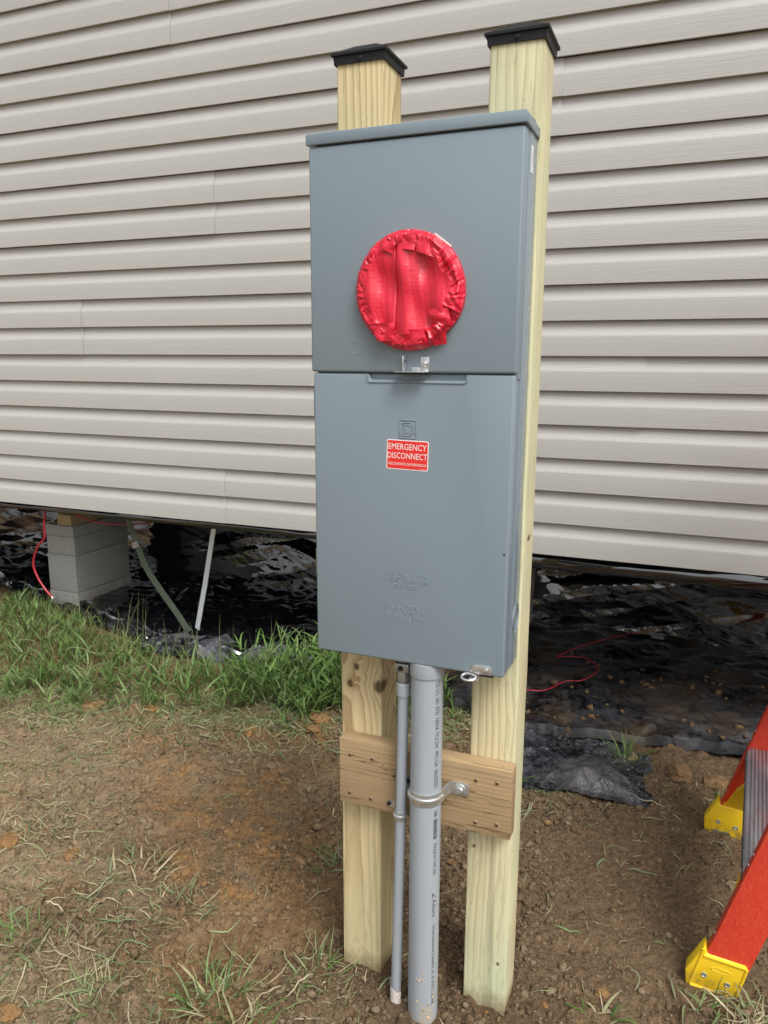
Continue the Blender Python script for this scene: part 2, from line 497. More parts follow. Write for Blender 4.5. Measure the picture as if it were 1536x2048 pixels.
MT['board'] = wood_mat("board_wood", (.35, .245, .13), (.15, .09, .042), (.24, .05), .009, .025,
                       knots=((.044, -.018, .115, .011), (-.03, -.018, .30, .006)), axis='x', tint=(.46, .33, .19), tint_amt=.6, contrast=.6, stain=.7, crack=.75)

# ---------------------------------------------------------------- mesh builder
ROOT = {}                      # object name -> world offset of the thing it belongs to
class MB:
    def __init__(s): s.v = []; s.f = []; s.m = []; s.n = 0
    def add(s, v, f, mi=0, M=None):
        v = np.asarray(v, float).reshape(-1, 3)
        if M is not None:
            A = np.array(M); v = v @ A[:3, :3].T + A[:3, 3]
        s.v.append(v)
        for q in f: s.f.append(tuple(int(i) + s.n for i in q))
        s.m += [mi] * len(f)
        s.n += len(v)
        return s
    def bm(s, bm, mi=0, M=None):
        bm.verts.index_update()
        s.add([v.co[:] for v in bm.verts], [[v.index for v in f.verts] for f in bm.faces], mi, M)
        bm.free(); return s
    def box(s, lo, hi, bev=0., mi=0, M=None, seg=2):
        bm = bmesh.new()
        bmesh.ops.create_cube(bm, size=1)
        lo = Vector(lo); hi = Vector(hi)
        for v in bm.verts: v.co = Vector([(lo[i] + hi[i]) / 2 + v.co[i] * (hi[i] - lo[i]) for i in range(3)])
        if bev: bmesh.ops.bevel(bm, geom=bm.edges[:], offset=bev, segments=seg, affect='EDGES', profile=.5)
        return s.bm(bm, mi, M)
    def prism(s, poly, d0, d1, plane='xz', bev=0., mi=0, M=None, seg=2):
        """polygon in a plane, extruded along the third axis from d0 to d1"""
        def P(a, b, d): return {'xz': (a, d, b), 'xy': (a, b, d), 'yz': (d, a, b)}[plane]
        bm = bmesh.new()
        A = [bm.verts.new(P(a, b, d0)) for a, b in poly]; B = [bm.verts.new(P(a, b, d1)) for a, b in poly]
        n = len(poly)
        bm.faces.new(A); bm.faces.new(B[::-1])
        for i in range(n): bm.faces.new((A[i], B[i], B[(i + 1) % n], A[(i + 1) % n]))
        bmesh.ops.recalc_face_normals(bm, faces=bm.faces[:])
        if bev: bmesh.ops.bevel(bm, geom=bm.edges[:], offset=bev, segments=seg, affect='EDGES', profile=.5)
        return s.bm(bm, mi, M)
    def tube(s, path, r, seg=12, mi=0, cap=True, M=None, flat=None):
        P = [Vector(p) for p in path]; n = len(P)
        rr = r if hasattr(r, '__len__') else [r] * n
        t0 = (P[1] - P[0]).normalized()
        ref = Vector((0, 0, 1)) if abs(t0.z) < .9 else Vector((1, 0, 0))
        a = t0.cross(ref).normalized(); V = []; F = []
        for i in range(n):
            t = (P[min(i + 1, n - 1)] - P[max(i - 1, 0)]).normalized()
            a = (a - t * a.dot(t)).normalized(); b = t.cross(a)
            for k in range(seg):
                w = 2 * math.pi * k / seg
                V.append(P[i] + a * (math.cos(w) * rr[i]) + b * (math.sin(w) * rr[i] * (flat or 1)))
        for i in range(n - 1):
            for k in range(seg):
                k2 = (k + 1) % seg
                F.append((i * seg + k, i * seg + k2, (i + 1) * seg + k2, (i + 1) * seg + k))
        if cap: F.append(tuple(range(seg))[::-1]); F.append(tuple((n - 1) * seg + k for k in range(seg)))
        return s.add([p[:] for p in V], F, mi, M)
    def lathe(s, prof, seg=24, mi=0, M=None, closed=False):
        V = []; F = []; n = len(prof)
        for r, z in prof:
            for k in range(seg):
                w = 2 * math.pi * k / seg; V.append((r * math.cos(w), r * math.sin(w), z))
        for i in range(n - 1 if not closed else n):
            j = (i + 1) % n
            for k in range(seg):
                k2 = (k + 1) % seg
                F.append((i * seg + k, i * seg + k2, j * seg + k2, j * seg + k))
        if not closed:
            if prof[0][0] > 1e-6: F.append(tuple(range(seg))[::-1])
            if prof[-1][0] > 1e-6: F.append(tuple((n - 1) * seg + k for k in range(seg)))
        return s.add(V, F, mi, M)
    def ring(s, R_, r_, M=None, seg=36, mi=0):
        return s.lathe([(R_ + r_ * math.cos(a), r_ * math.sin(a)) for a in np.linspace(0, 2 * np.pi, 7)[:-1]], seg, mi, M, closed=True)
    def build(s, name, mats, parent=None, smooth=35., local=False, tint=None, kind=None):
        v = np.concatenate(s.v) if s.v else np.zeros((0, 3))
        off = np.array(ROOT.get(parent.name, (0, 0, 0))) if (parent is not None and not local) else np.zeros(3)
        me = bpy.data.meshes.new(name)
        me.from_pydata((v - off).tolist(), [], s.f)
        if not isinstance(mats, (list, tuple)): mats = [mats]
        for m in mats: me.materials.append(m)
        if len(mats) > 1: me.polygons.foreach_set('material_index', s.m)
        return link(name, me, parent, smooth, off, kind)
def link(name, me, parent=None, smooth=35., off=(0, 0, 0), kind=None):
    me.update()
    if smooth:
        me.shade_smooth()
        if smooth < 180: me.set_sharp_from_angle(angle=R(smooth))
    o = bpy.data.objects.new(name, me)
    COL.objects.link(o)
    if parent is not None:
        o.parent = parent
        ROOT[o.name] = tuple(off)
    if kind: o['kind'] = kind
    return o
def np_mesh(name, v, f, mats, parent=None, tint=None, smooth=180, kind=None):
    """big quad or triangle meshes straight from arrays"""
    off = np.array(ROOT.get(parent.name, (0, 0, 0))) if parent is not None else np.zeros(3)
    me = bpy.data.meshes.new(name)
    nv, nf, k = len(v), len(f), f.shape[1]
    me.vertices.add(nv); me.vertices.foreach_set('co', (v - off).astype(np.float32).ravel())
    me.loops.add(nf * k); me.loops.foreach_set('vertex_index', f.astype(np.int32).ravel())
    me.polygons.add(nf)
    me.polygons.foreach_set('loop_start', np.arange(0, nf * k, k, dtype=np.int32))
    me.polygons.foreach_set('loop_total', np.full(nf, k, dtype=np.int32))
    for m in (mats if isinstance(mats, list) else [mats]): me.materials.append(m)
    if tint is not None:
        a = me.attributes.new('tint', 'FLOAT_COLOR', 'POINT')
        c = np.ones((nv, 4), np.float32); c[:, :3] = tint
        a.data.foreach_set('color', c.ravel())
    me.update(calc_edges=True); me.validate()
    return link(name, me, parent, smooth, off, kind)
def grid_faces(nu, nv):
    i = np.arange(nu * nv).reshape(nv, nu)
    return np.stack([i[:-1, :-1], i[:-1, 1:], i[1:, 1:], i[1:, :-1]], -1).reshape(-1, 4)
def tag(o, label, cat, group=None):
    o['label'] = label; o['category'] = cat
    if group: o['group'] = group
    return o
def thing(name, label, cat, loc=(0, 0, 0), rotz=0., group=None):
    o = bpy.data.objects.new(name, None)
    COL.objects.link(o)
    o.location = loc; o.rotation_euler = (0, 0, rotz)
    o.empty_display_size = .05
    ROOT[o.name] = tuple(loc)
    return tag(o, label, cat, group)
def text_geo(body, width=None, height=None, extrude=.0, bevel=0., spacing=1.0, res=2):
    """letters as a mesh, scaled to a width and height; returns verts (x right, y up, z out) and faces"""
    cu = bpy.data.curves.new('letters', 'FONT')
    cu.body = body; cu.size = 1; cu.resolution_u = res
    cu.space_character = spacing
    o = bpy.data.objects.new('letters', cu)
    COL.objects.link(o)
    dg = bpy.context.evaluated_depsgraph_get()
    me = bpy.data.meshes.new_from_object(o.evaluated_get(dg))
    v = np.array([p.co[:] for p in me.vertices]); f = [tuple(p.vertices) for p in me.polygons]
    bpy.data.objects.remove(o); bpy.data.curves.remove(cu); bpy.data.meshes.remove(me)
    mn, mx = v.min(0), v.max(0)
    v = v - np.array([mn[0], mn[1], 0])
    if width: v[:, 0] *= width / (mx[0] - mn[0])
    if height: v[:, 1] *= height / (mx[1] - mn[1])
    if extrude:
        n = len(v)
        top = v.copy(); top[:, 2] = extrude
        ed = {}
        for q in f:
            for i in range(len(q)):
                e = (q[i], q[(i + 1) % len(q)])
                ed[e] = 1
        sides = [(b, a, a + n, b + n) for (a, b) in ed if (b, a) not in ed]
        f = [tuple(i + n for i in q) for q in f] + sides
        v = np.concatenate([v, top])
    return v, f
def on_front(v, x, z, y, ang=0.):
    """text coordinates onto a wall that faces -y"""
    c, s_ = math.cos(ang), math.sin(ang)
    return np.stack([x + v[:, 0] * c - v[:, 1] * s_, y - v[:, 2], z + v[:, 0] * s_ + v[:, 1] * c], -1)

# ================================================================ GROUND
def soil_masks(x, y):
    """soil tints: orange clay, damp topsoil at right, darker round posts and under house, pale dry crust"""
    o = sstep(.15, .75, fbm(x * 2.2, y * 2.2, 3, 4) + .15)
    spots = [(-1.41, .86, .10), (-.55, 1.08, .10), (-.53, .97, .09), (-.73, .92, .10), (-1.035, .12, .07), (-.50, .21, .07), (-.65, .46, .10),
             (-.33, .2, .06), (-.37, .42, .17), (-1.02, .72, .12), (-1.17, .91, .10), (-.52, .62, .12), (-.85, .62, .12)]
    s = 0
    for sx, sy, sr in spots:
        s = np.maximum(s, np.exp(-((x - sx) ** 2 + (y - sy) ** 2) / sr ** 2) * (.42 + .95 * fbm(x * 18, y * 18, 8, 4)))
    left = sstep(.15, -.15, x)
    o = np.clip(o * .22 * left + np.clip(s, 0, 1) * .72, 0, 1)
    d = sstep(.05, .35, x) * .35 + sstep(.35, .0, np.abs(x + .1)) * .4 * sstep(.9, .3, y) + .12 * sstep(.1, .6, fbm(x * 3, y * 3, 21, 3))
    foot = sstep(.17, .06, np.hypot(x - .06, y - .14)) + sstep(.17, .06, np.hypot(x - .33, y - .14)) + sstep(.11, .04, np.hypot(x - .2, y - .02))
    d = np.clip(d + .6 * sstep(1.3, 1.6, y) + .5 * foot, 0, .9)  # darker around the post and conduit feet and beneath the house
    p = sstep(-.55, -1.1, x + .2 * fbm(x * 2, y * 2, 5, 3)) * .6 * sstep(1.2, .7, y) + .5 * sstep(-.05, -.35, y + .15 * fbm(x * 3, y * 3, 6, 2)) * sstep(.4, -.2, x)
    p = np.clip(p + .35 * sstep(.2, .6, fbm(x * 5, y * 5, 12, 3)) * left, 0, 1)
    return np.clip(o, 0, 1), d, p
def base_h(x, y):
    h = .010 * fbm(x * 1.7, y * 1.7, 41, 3) + .009 * fbm(x * 7, y * 7, 43, 3)
    near = sstep(.0, .25, np.hypot((x - .19) * .8, y - .08))
    h = h * (.35 + .65 * near) + .012 * np.exp(-(((x - .05) / .12) ** 2 + ((y - .06) / .1) ** 2)) * .3
    return h
def soil_h(x, y):
    h = base_h(x, y)
    till = sstep(-.25, .35, fbm(x * 2.6, y * 2.6, 61, 3) + .12)
    far = sstep(2.9, 2.2, y) * sstep(-3.2, -2.2, x)
    till = np.maximum(till, .55 * sstep(.1, -.1, x))
    smooth_r = 1 - .75 * sstep(.40, .6, x) * sstep(.2, .45, y) * sstep(1.0, .8, y)
    amp = till * far * smooth_r
    wx = x + .013 * perlin(x * 42, y * 42, 71) + .009 * perlin(x * 95, y * 95, 73); wy = y + .013 * perlin(x * 42 + 7, y * 42, 72) + .009 * perlin(x * 95, y * 95 + 9, 74)
    h = h + amp * (clods(wx, wy, .075, 79, .35) * .55 + clods(wx, wy, .048, 81, .5) * .75 + clods(wx, wy, .026, 85, .75) * .9) + far * (.35 + .65 * till) * clods(wx, wy, .016, 89, .8) * .7
    h = h + far * (.0035 * fbm(x * 45, y * 45, 91, 3) + .0045 * (.5 + .5 * till) * (np.abs(perlin(x * 62, y * 62, 92)) + .6 * np.abs(perlin(x * 115, y * 115, 93))))
    h = h - far * .010 * np.clip(-fbm(x * 16, y * 16, 95, 3) - .25, 0, 1) * smooth_r
    return h
def axis(fine0, fine1, step, lo, hi, grow=1.12):
    a = list(np.arange(fine0, fine1 + 1e-9, step))
    s = step
    while a[-1] < hi: s *= grow; a.append(a[-1] + s)
    s = step
    while a[0] > lo: s *= grow; a.insert(0, a[0] - s)
    return np.array(a)
gx = axis(-1.95, 1.12, .0044, -400, 400, 1.10)
gy = axis(-.42, 1.45, .0044, -400, 400, 1.10)
GX, GY = np.meshgrid(gx, gy)
GZ = soil_h(GX, GY)
O_, D_, P_ = soil_masks(GX, GY)
ground_mesh_v = np.stack([GX.ravel(), GY.ravel(), GZ.ravel()], -1)
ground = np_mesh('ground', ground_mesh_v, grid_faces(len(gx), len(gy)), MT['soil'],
                 tint=np.stack([O_.ravel(), np.clip(D_ + .12, 0, 1).ravel(), P_.ravel()], -1), kind='structure')  # shade between crumbs put into the tint: ground darker than the crumbs
def gh(x, y):
    """height of the soil at points"""
    x = np.asarray(x, float); y = np.asarray(y, float)
    return soil_h(np.atleast_1d(x), np.atleast_1d(y)).reshape(x.shape)

# ================================================================ HOUSE
YW = 1.389
Z0 = .648
CH = .1143
house = thing('manufactured_home', 'house wall of tan Dutch lap vinyl siding raised above black plastic', 'house', (0, YW + .1, 0))
HX0, HX1 = -6.6, 4.4
NROW = 11
prof = [(.000, .0025), (-.0135, .0000), (-.0148, .0012), (-.0148, .0035), (-.0142, .030), (-.0134, .0620), (-.0128, .0655), (-.0112, .0695),
        (-.0085, .0745), (-.0058, .0800), (-.0036, .0870), (-.0018, .0950), (-.0006, .1040), (.0000, .1143)]
def panel(x0, x1, row, lift):
    pts = [(a, b) for a, b in prof] + [(a, b + CH) for a, b in prof[0:]]
    pts = np.array(pts) * np.array([.92, 1.])
    xs = np.linspace(x0, x1, max(2, int((x1 - x0) / .16) + 1))
    n = len(pts)
    z = Z0 + row * 2 * CH
    V = []
    for x in xs:
        wob = .0009 * perlin(np.array([x * 1.3]), np.array([row * 3.7]), 5)[0]
        wz = .0010 * perlin(np.array([x * .8]), np.array([row * 9.1 + 2]), 6)[0]
        q = np.zeros((2 * n, 3))
        q[:n, 0] = x; q[:n, 1] = YW + .0136 + pts[:, 0] + .0011 - .0034 * (x - x0) / (x1 - x0) + wob; q[:n, 2] = z + pts[:, 1] + wz
        q[n:] = q[:n]; q[n:, 1] += .0009
        V.append(q)
    V = np.concatenate(V); F = []
    m = 2 * n
    for i in range(len(xs) - 1):
        for k in range(n - 1):
            F.append((i * m + k, (i + 1) * m + k, (i + 1) * m + k + 1, i * m + k + 1))
            F.append((i * m + n + k + 1, (i + 1) * m + n + k + 1, (i + 1) * m + n + k, i * m + n + k))
    for i, fl in ((0, 1), (len(xs) - 1, 0)):
        for k in range(n - 1):
            q = (i * m + k, i * m + k + 1, i * m + n + k + 1, i * m + n + k)
            F.append(q if fl else q[::-1])
    mb = MB(); mb.add(V, F)
    return mb.build('siding_panel', MT['siding'], house, smooth=38)
SEAM = [-1.123, -2.72, .491, -1.812, -2.80, -1.122, .18, -2.74, -1.287, -.4, .30]
for r in range(NROW):
    s = SEAM[r]
    cuts = sorted({HX0, HX1} | {s + k * 3.66 for k in range(-3, 4) if HX0 + .2 < s + k * 3.66 < HX1 - .2})
    for i in range(len(cuts) - 1):
        a, b_ = cuts[i], cuts[i + 1]
        panel(a - .03 if a > HX0 else a, b_, r, 0)
ZT = Z0 + NROW * 2 * CH
mb = MB(); mb.box((HX0, YW + .024, Z0 + .012), (HX1, YW + .14, ZT + .02)); mb.build('wall_sheathing', MT['sheath'], house)
mb = MB(); mb.box((HX0, YW + .145, Z0 + .01), (HX1, YW + 4.2, Z0 + .16)); mb.build('floor', MT['blackpaint'], house)
mb = MB()
mb.prism([(YW - .16, ZT + .02), (YW - .16, ZT + .12), (YW + 2.1, ZT + .78), (YW + 4.4, ZT + .12), (YW + 4.4, ZT + .02)], HX0 - .15, HX1 + .15, 'yz')
mb.build('roof', MT['shingle'], house)
mb = MB(); mb.box((HX0, YW + 4.06, Z0 + .17), (HX1, YW + 4.2, ZT + .018)); mb.build('rear_wall', MT['sheath'], house)
# chassis beams of black steel under the floor
for yb in (1.86, 4.6):
    mb = MB()
    mb.box((HX0 + .1, yb - .055, Z0 - .135), (HX1 - .1, yb + .055, Z0 - .125)); mb.box((HX0 + .1, yb - .004, Z0 - .125), (HX1 - .1, yb + .004, Z0 - .002)); mb.box((HX0 + .1, yb - .055, Z0 - .002), (HX1 - .1, yb + .055, Z0 + .008))
    mb.build('chassis_beam', MT['blackpaint'], house)
# belly wrap: a roll of black film hanging along the bottom edge of the wall
xs = np.linspace(HX0, HX1, 520); na = 26
U, A = np.meshgrid(xs, np.linspace(0, 2 * np.pi, na, endpoint=True))
hh = .022 + .014 * sstep(-1.0, .1, U) + .003 * perlin(U * 2.1, U * 0, 3)
rad = 1 + .16 * (ridged(U * 1.1 + .3 * np.sin(A), np.sin(A) * 1.2 + 3, 9, 2) - 1) + .06 * perlin(U * 9, A * 2, 4)
Y = YW + .055 + .034 * np.cos(A) * rad
Zr = Z0 + .004 - hh + hh * np.sin(A) * rad + .004 * perlin(U * .9, U * 0 + 4, 8)
np_mesh('belly_wrap', np.stack([U.ravel(), Y.ravel(), Zr.ravel()], -1), grid_faces(520, na), MT['film'], house)

# ================================================================ PLASTIC FILM
def curtain():
    nu, nv = 1500, 120
    xs = np.linspace(-5.2, 2.6, nu); t = np.linspace(0, 1, nv)
    U, T = np.meshgrid(xs, t)
    z = -.02 + T * .66
    calm = sstep(-.5, .25, fbm(U * 1.3, z * 2.2, 19, 2) + .35 * (T - .35))
    a = R(24)
    p = U * math.cos(a) - z * math.sin(a); q = U * math.sin(a) + z * math.cos(a)
    h = facets(U, z, 4, (.62, .36, .23, .14, .08, .045), (.16, .17, .18, .15, .11, .07), (R(75), R(104), R(62), R(124), R(90)))
    fold = .012 * np.abs(perlin(p * 1.1, q * 4.2, 77))
    y = 2.40 + .05 * fbm(U * .7, z * 1.0, 13, 2) + (.25 + .75 * calm) * (h + fold) + .080 * (T - .5)
    v = np.stack([U.ravel(), y.ravel(), z.ravel()], -1)
    return np_mesh('plastic_curtain', v, grid_faces(nu, nv), MT['film'], smooth=5)
tag(curtain(), 'glossy black plastic sheet hanging wrinkled in the dark under the house', 'plastic sheet')
def ground_film(name, xa, xb, nu, nv, mat, label, seed, rough_):
    xs = np.linspace(xa, xb, nu); t = np.linspace(0, 1, nv)
    U, T = np.meshgrid(xs, t)
    edge = np.interp(U, [-4.6, -3.16, -2.58, -2.2, -1.63, -1.26, -1.0, -.79, -.3, .1, .5, .6, .96, 2.6],
                     [2.1, 1.98, 1.84, 1.72, 1.52, 1.46, 1.55, 1.52, 1.40, 1.28, 1.33, 1.36, 1.40, 1.5]) + .03 * fbm(U * 5, U * 0, 3, 3)
    Y = edge + (2.62 - edge) * T
    h = facets(U, Y, seed, (.7, .42, .25, .14, .08), (.10 * rough_, .12 * rough_, .16 * rough_, .2 * rough_, .2 * rough_))
    lip = np.exp(-(T / .05) ** 2)
    z = base_h(U, Y) + .034 + h + lip * .016 * (1 + fbm(U * 6, Y * 3, 37, 2)) - .035 * np.exp(-(T / .006) ** 2)
    v = np.stack([U.ravel(), Y.ravel(), z.ravel()], -1)
    return tag(np_mesh(name, v, grid_faces(nu, nv), mat, smooth=20), label, 'plastic sheet')
ground_film('ground_film', -.22, 2.6, 420, 190, MT['muddy'], 'dusty black plastic sheet with soil spread over ground at right under the house', 31, .8)
ground_film('ground_film', -4.6, -.25, 560, 150, MT['film'], 'clean black plastic sheet on the ground round the concrete pier', 23, 1.3)
def flap(name, pts, mat, label, hgt, seed, dens=120, fold=1.0):
    """a crumpled piece of film lying on the soil: four corners, bilinear patch with creases"""
    A, B, C_, D = [np.array(p) for p in pts]
    nu = nv = dens
    u, v = np.meshgrid(np.linspace(0, 1, nu), np.linspace(0, 1, nv))
    wu = u + .05 * fbm(u * 3, v * 3, seed, 3); wv = v + .05 * fbm(u * 3 + 5, v * 3, seed + 1, 3)
    P = ((1 - wu) * (1 - wv))[..., None] * A + (wu * (1 - wv))[..., None] * B + (wu * wv)[..., None] * C_ + ((1 - wu) * wv)[..., None] * D
    x, y = P[..., 0], P[..., 1]
    e = np.minimum(np.minimum(u, 1 - u), np.minimum(v, 1 - v))
    h = hgt * (.55 + .22 * fbm(x * 3.5, y * 3.5, seed + 9, 2)) + facets(x, y, seed + 3, (.34 / fold, .20 / fold, .11 / fold, .055), (.55, .65, .6, .4)) * hgt / .05
    z = soil_h(x, y) * .4 + base_h(x, y) * .6 + .012 + np.clip(h, 0, 1) * (.35 + .65 * sstep(0, .12, e)) - .012 * (e < .004)
    vv = np.stack([x.ravel(), y.ravel(), z.ravel()], -1)
    return tag(np_mesh(name, vv, grid_faces(nu, nv), mat, smooth=8), label, 'plastic sheet')
flap('plastic_flap', [(.16, .93), (.60, .985), (.60, 1.27), (-.12, 1.66)], MT['dusty'], 'torn crumpled flap of dusty black plastic lying beside the right wooden post', .026, 5, 210, .62)
flap('plastic_flap', [(-3.2, 1.96), (-1.62, 1.44), (-1.5, 1.56), (-3.1, 2.1)], MT['film'], 'rolled black plastic edge lying in front of the concrete pier', .045, 15, 170, .9)
flap('plastic_flap', [(-1.66, 1.40), (-.62, 1.43), (-.7, 1.62), (-1.7, 1.62)], MT['dusty'], 'folded black plastic edge behind the tall green grass', .04, 25, 170, .9)

# ================================================================ PIERS, STRAP, WIRES
pier = thing('concrete_pier', 'stacked grey concrete block pier under the house at left', 'pier', (-2.316, 1.76, 0), R(-2))
def pblock(lo, hi, name='concrete_block', bev=.004):
    mb = MB(); mb.box(lo, hi, bev); return mb.build(name, MT['concrete'], pier, local=True)
pblock((-.20, -.003, -.10), (.002, .40, .0895))
pblock((-.197, 0, .0915), (0, .397, .2925))
pblock((-.195, .002, .2945), (.001, .399, .393), 'solid_block')
pblock((-.201, -.002, .395), (.002, .401, .453), 'cap_block')
mb = MB(); mb.box((-.115, .01, .4535), (-.02, .39, .512), .002); mb.build('wood_shim', MT['shim'], pier, local=True)
pier2 = thing('concrete_pier', 'shadowed concrete pier half hidden behind the right wooden post', 'pier', (-.03, 2.02, 0), R(-2))
for a, b_, nm in ((-.1, .0895, 'concrete_block'), (.0915, .2925, 'concrete_block'), (.2945, .393, 'solid_block'), (.395, .453, 'cap_block')):
    mb = MB(); mb.box((-.197, 0, a), (0.002 * random.random(), .397, b_), .004); mb.build(nm, MT['concrete'], pier2, local=True)

def ribbon(path, w, th, wdir):
    """flat strap along a path"""
    P = [Vector(p) for p in path]; V = []; F = []
    for i, p in enumerate(P):
        t = (P[min(i + 1, len(P) - 1)] - P[max(i - 1, 0)]).normalized()
        s = (Vector(wdir) - t * Vector(wdir).dot(t)).normalized(); n = t.cross(s)
        for a, b_ in ((-1, -1), (1, -1), (1, 1), (-1, 1)): V.append(p + s * (w / 2 * a) + n * (th / 2 * b_))
    for i in range(len(P) - 1):
        for k in range(4):
            k2 = (k + 1) % 4; F.append((i * 4 + k, i * 4 + k2, (i + 1) * 4 + k2, (i + 1) * 4 + k))
    F.append((3, 2, 1, 0)); n = (len(P) - 1) * 4; F.append((n, n + 1, n + 2, n + 3))
    return [v[:] for v in V], F
def bez(pts, n=24):
    """smooth curve through points"""
    P = [np.array(p, float) for p in pts]
    P = [2 * P[0] - P[1]] + P + [2 * P[-1] - P[-2]]; out = []
    for i in range(1, len(P) - 2):
        for t in np.linspace(0, 1, n, endpoint=False):
            a, b_, c, d = P[i - 1:i + 3]
            out.append(.5 * ((2 * b_) + (-a + c) * t + (2 * a - 5 * b_ + 4 * c - d) * t * t + (-a + 3 * b_ - 3 * c + d) * t ** 3))
    out.append(P[-2]); return out
st = thing('anchor_strap', 'dull green metal anchor strap hanging in a curve beside the pier', 'strap', (-1.5, 1.6, .05))
V, F = ribbon(bez([(-1.815, 1.58, .66), (-1.80, 1.59, .56), (-1.765, 1.6, .44), (-1.72, 1.6, .335), (-1.64, 1.6, .23), (-1.56, 1.6, .135), (-1.495, 1.6, .05)], 10), .031, .0025, (1, .15, .3))
mb = MB(); mb.add(V, F); mb.build('strap_band', MT['strapgreen'], st)
mb = MB()
V, F = ribbon([(-1.775, 1.592, .462), (-1.765, 1.592, .435)], .036, .006, (1, .15, .3)); mb.add(V, F)
mb.build('crimp_seal', MT['dullsteel'], st)
rod = thing('steel_strap', 'bright silver steel strap running down to the ground under the house', 'strap', (-1.50, 1.69, .02))
V, F = ribbon([(-1.355, 1.66, .62), (-1.39, 1.67, .50), (-1.45, 1.68, .26), (-1.513, 1.69, .03)], .030, .004, (1, -.30, .2))
mb = MB(); mb.add(V, F)
mb.build('strap_band', MT['galv'], rod)
wl_ = thing('red_wire', 'red wire hanging in a loop from the house edge at far left', 'wire', (-2.172, 1.45, .17))
mb = MB(); mb.tube(bez([(-2.165, 1.455, .66), (-2.17, 1.45, .62), (-2.185, 1.45, .54), (-2.19, 1.45, .475), (-2.235, 1.45, .43), (-2.268, 1.45, .37), (-2.275, 1.45, .32), (-2.25, 1.45, .262), (-2.21, 1.45, .212), (-2.176, 1.45, .182)], 8), .0052, 10)
mb.build('insulation', MT['wire'], wl_)
mb = MB(); mb.tube(bez([(-2.177, 1.45, .183), (-2.166, 1.447, .173), (-2.155, 1.445, .180), (-2.156, 1.445, .192)], 6), .0022, 8)
mb.build('bare_end', MT['copper'], wl_)
mb = MB(); mb.tube(bez([(-2.10, 1.47, .655), (-2.06, 1.47, .625), (-1.98, 1.49, .58), (-1.90, 1.53, .555), (-1.82, 1.585, .545), (-1.72, 1.66, .55), (-1.60, 1.75, .60), (-1.55, 1.8, .66)], 8), .0036, 8)
tag(mb.build('red_wire', MT['wire']), 'thin red wire drooping across the top of the concrete pier', 'wire')
def fz(x, y): return float(base_h(np.array([x]), np.array([y]))[0])
pts = [(.50, 2.40), (.381, 2.262), (.25, 2.08), (.177, 1.961), (.21, 1.97), (.282, 1.974), (.33, 1.93), (.355, 1.889), (.35, 1.8), (.307, 1.71), (.25, 1.70), (.187, 1.601), (.12, 1.56)]
mb = MB(); mb.tube(bez([(x, y, fz(x, y) + .052) for x, y in pts], 7), .0023, 8)
tag(mb.build('red_wire', MT['wire']), 'red wire zigzagging over the plastic on the ground at right', 'wire')

# ================================================================ POSTS
P_W = .089
PY = .0956
def screw_head(mb, x, z, y, r=.0045, mi=0, mi2=1):
    Mx = Matrix.Translation((x, y, z)) @ Matrix.Rotation(R(90), 4, 'X')
    mb.lathe([(0., -.004), (r * .9, -.004), (r, .0), (r * .7, .0011), (0., .0013)], 14, mi, Mx)
    for a in (20, 110):
        Mc = Matrix.Translation((x, y - .0015, z)) @ Matrix.Rotation(R(a), 4, 'Y')
        mb.box((-r * .55, -.0004, -r * .13), (r * .55, .0004, r * .13), 0, mi2, Mc)
def make_post(px, ztop, mat, label, seed):
    rg = random.Random(seed)
    cx = px + P_W / 2
    t = thing('wooden_post', label, 'post', (cx, PY + P_W / 2, 0), group='wooden posts carrying the electrical box')
    bm = bmesh.new()
    nz = 60; V = []; F = []
    # rounded square section swept upward, edges slightly uneven (wane)
    sec = []
    h = P_W / 2; rr = .004
    for sx, sy, a0 in ((1, 1, 0), (-1, 1, 90), (-1, -1, 180), (1, -1, 270)):
        for k in range(4):
            a = R(a0 + 30 * k); sec.append((sx * (h - rr) + rr * math.cos(a), sy * (h - rr) + rr * math.sin(a)))
    ns = len(sec)
    for i in range(nz + 1):
        z = -.30 + (ztop + .30) * i / nz
        for k, (a, b_) in enumerate(sec):
            j = .0007 * perlin(np.array([z * 9 + seed]), np.array([k * .9]), seed)[0]
            s = 1 + j / h
            V.append((a * s, b_ * s, z))
    for i in range(nz):
        for k in range(ns):
            k2 = (k + 1) % ns; F.append((i * ns + k, i * ns + k2, (i + 1) * ns + k2, (i + 1) * ns + k))
    F.append(tuple(nz * ns + k for k in range(ns)))
    bm.free()
    mb = MB(); mb.add(V, F)
    mb.build('timber', mat, t, smooth=50, local=True)
    # cap: skirt, flared lip, low pyramid
    mb = MB()
    w = h + .0035; l = h + .0082
    z0 = ztop - .018
    rings = [(w - .0022, z0), (w, z0), (w + .0006, z0 + .0125), (l, z0 + .0140), (l, z0 + .0180), (l - .002, z0 + .0190), (.020, z0 + .0365), (.0, z0 + .0375)]
    V = []; F = []
    for (q, z) in rings:
        V += [(-q, -q, z), (q, -q, z), (q, q, z), (-q, q, z)]
    for i in range(len(rings) - 1):
        for k in range(4):
            k2 = (k + 1) % 4; F.append((i * 4 + k, i * 4 + k2, i * 4 + 4 + k2, i * 4 + 4 + k))
    mb.add(V, F)
    cap = mb.build('post_cap', MT['cap'], t, smooth=20, local=True)
    mb = MB(); screw_head(mb, .0, z0 + .0068, -w - .0012, .0048)
    mb.build('screw', [MT['cap'], MT['dark']], cap, smooth=30, local=True)
    return t
make_post(.0082, 1.846, MT['postA'], 'left wooden post, yellowish with knots below the grey box', 3)
make_post(.2837, 1.841, MT['postB'], 'right wooden post, greenish and straight grained, beside the ladder', 9)

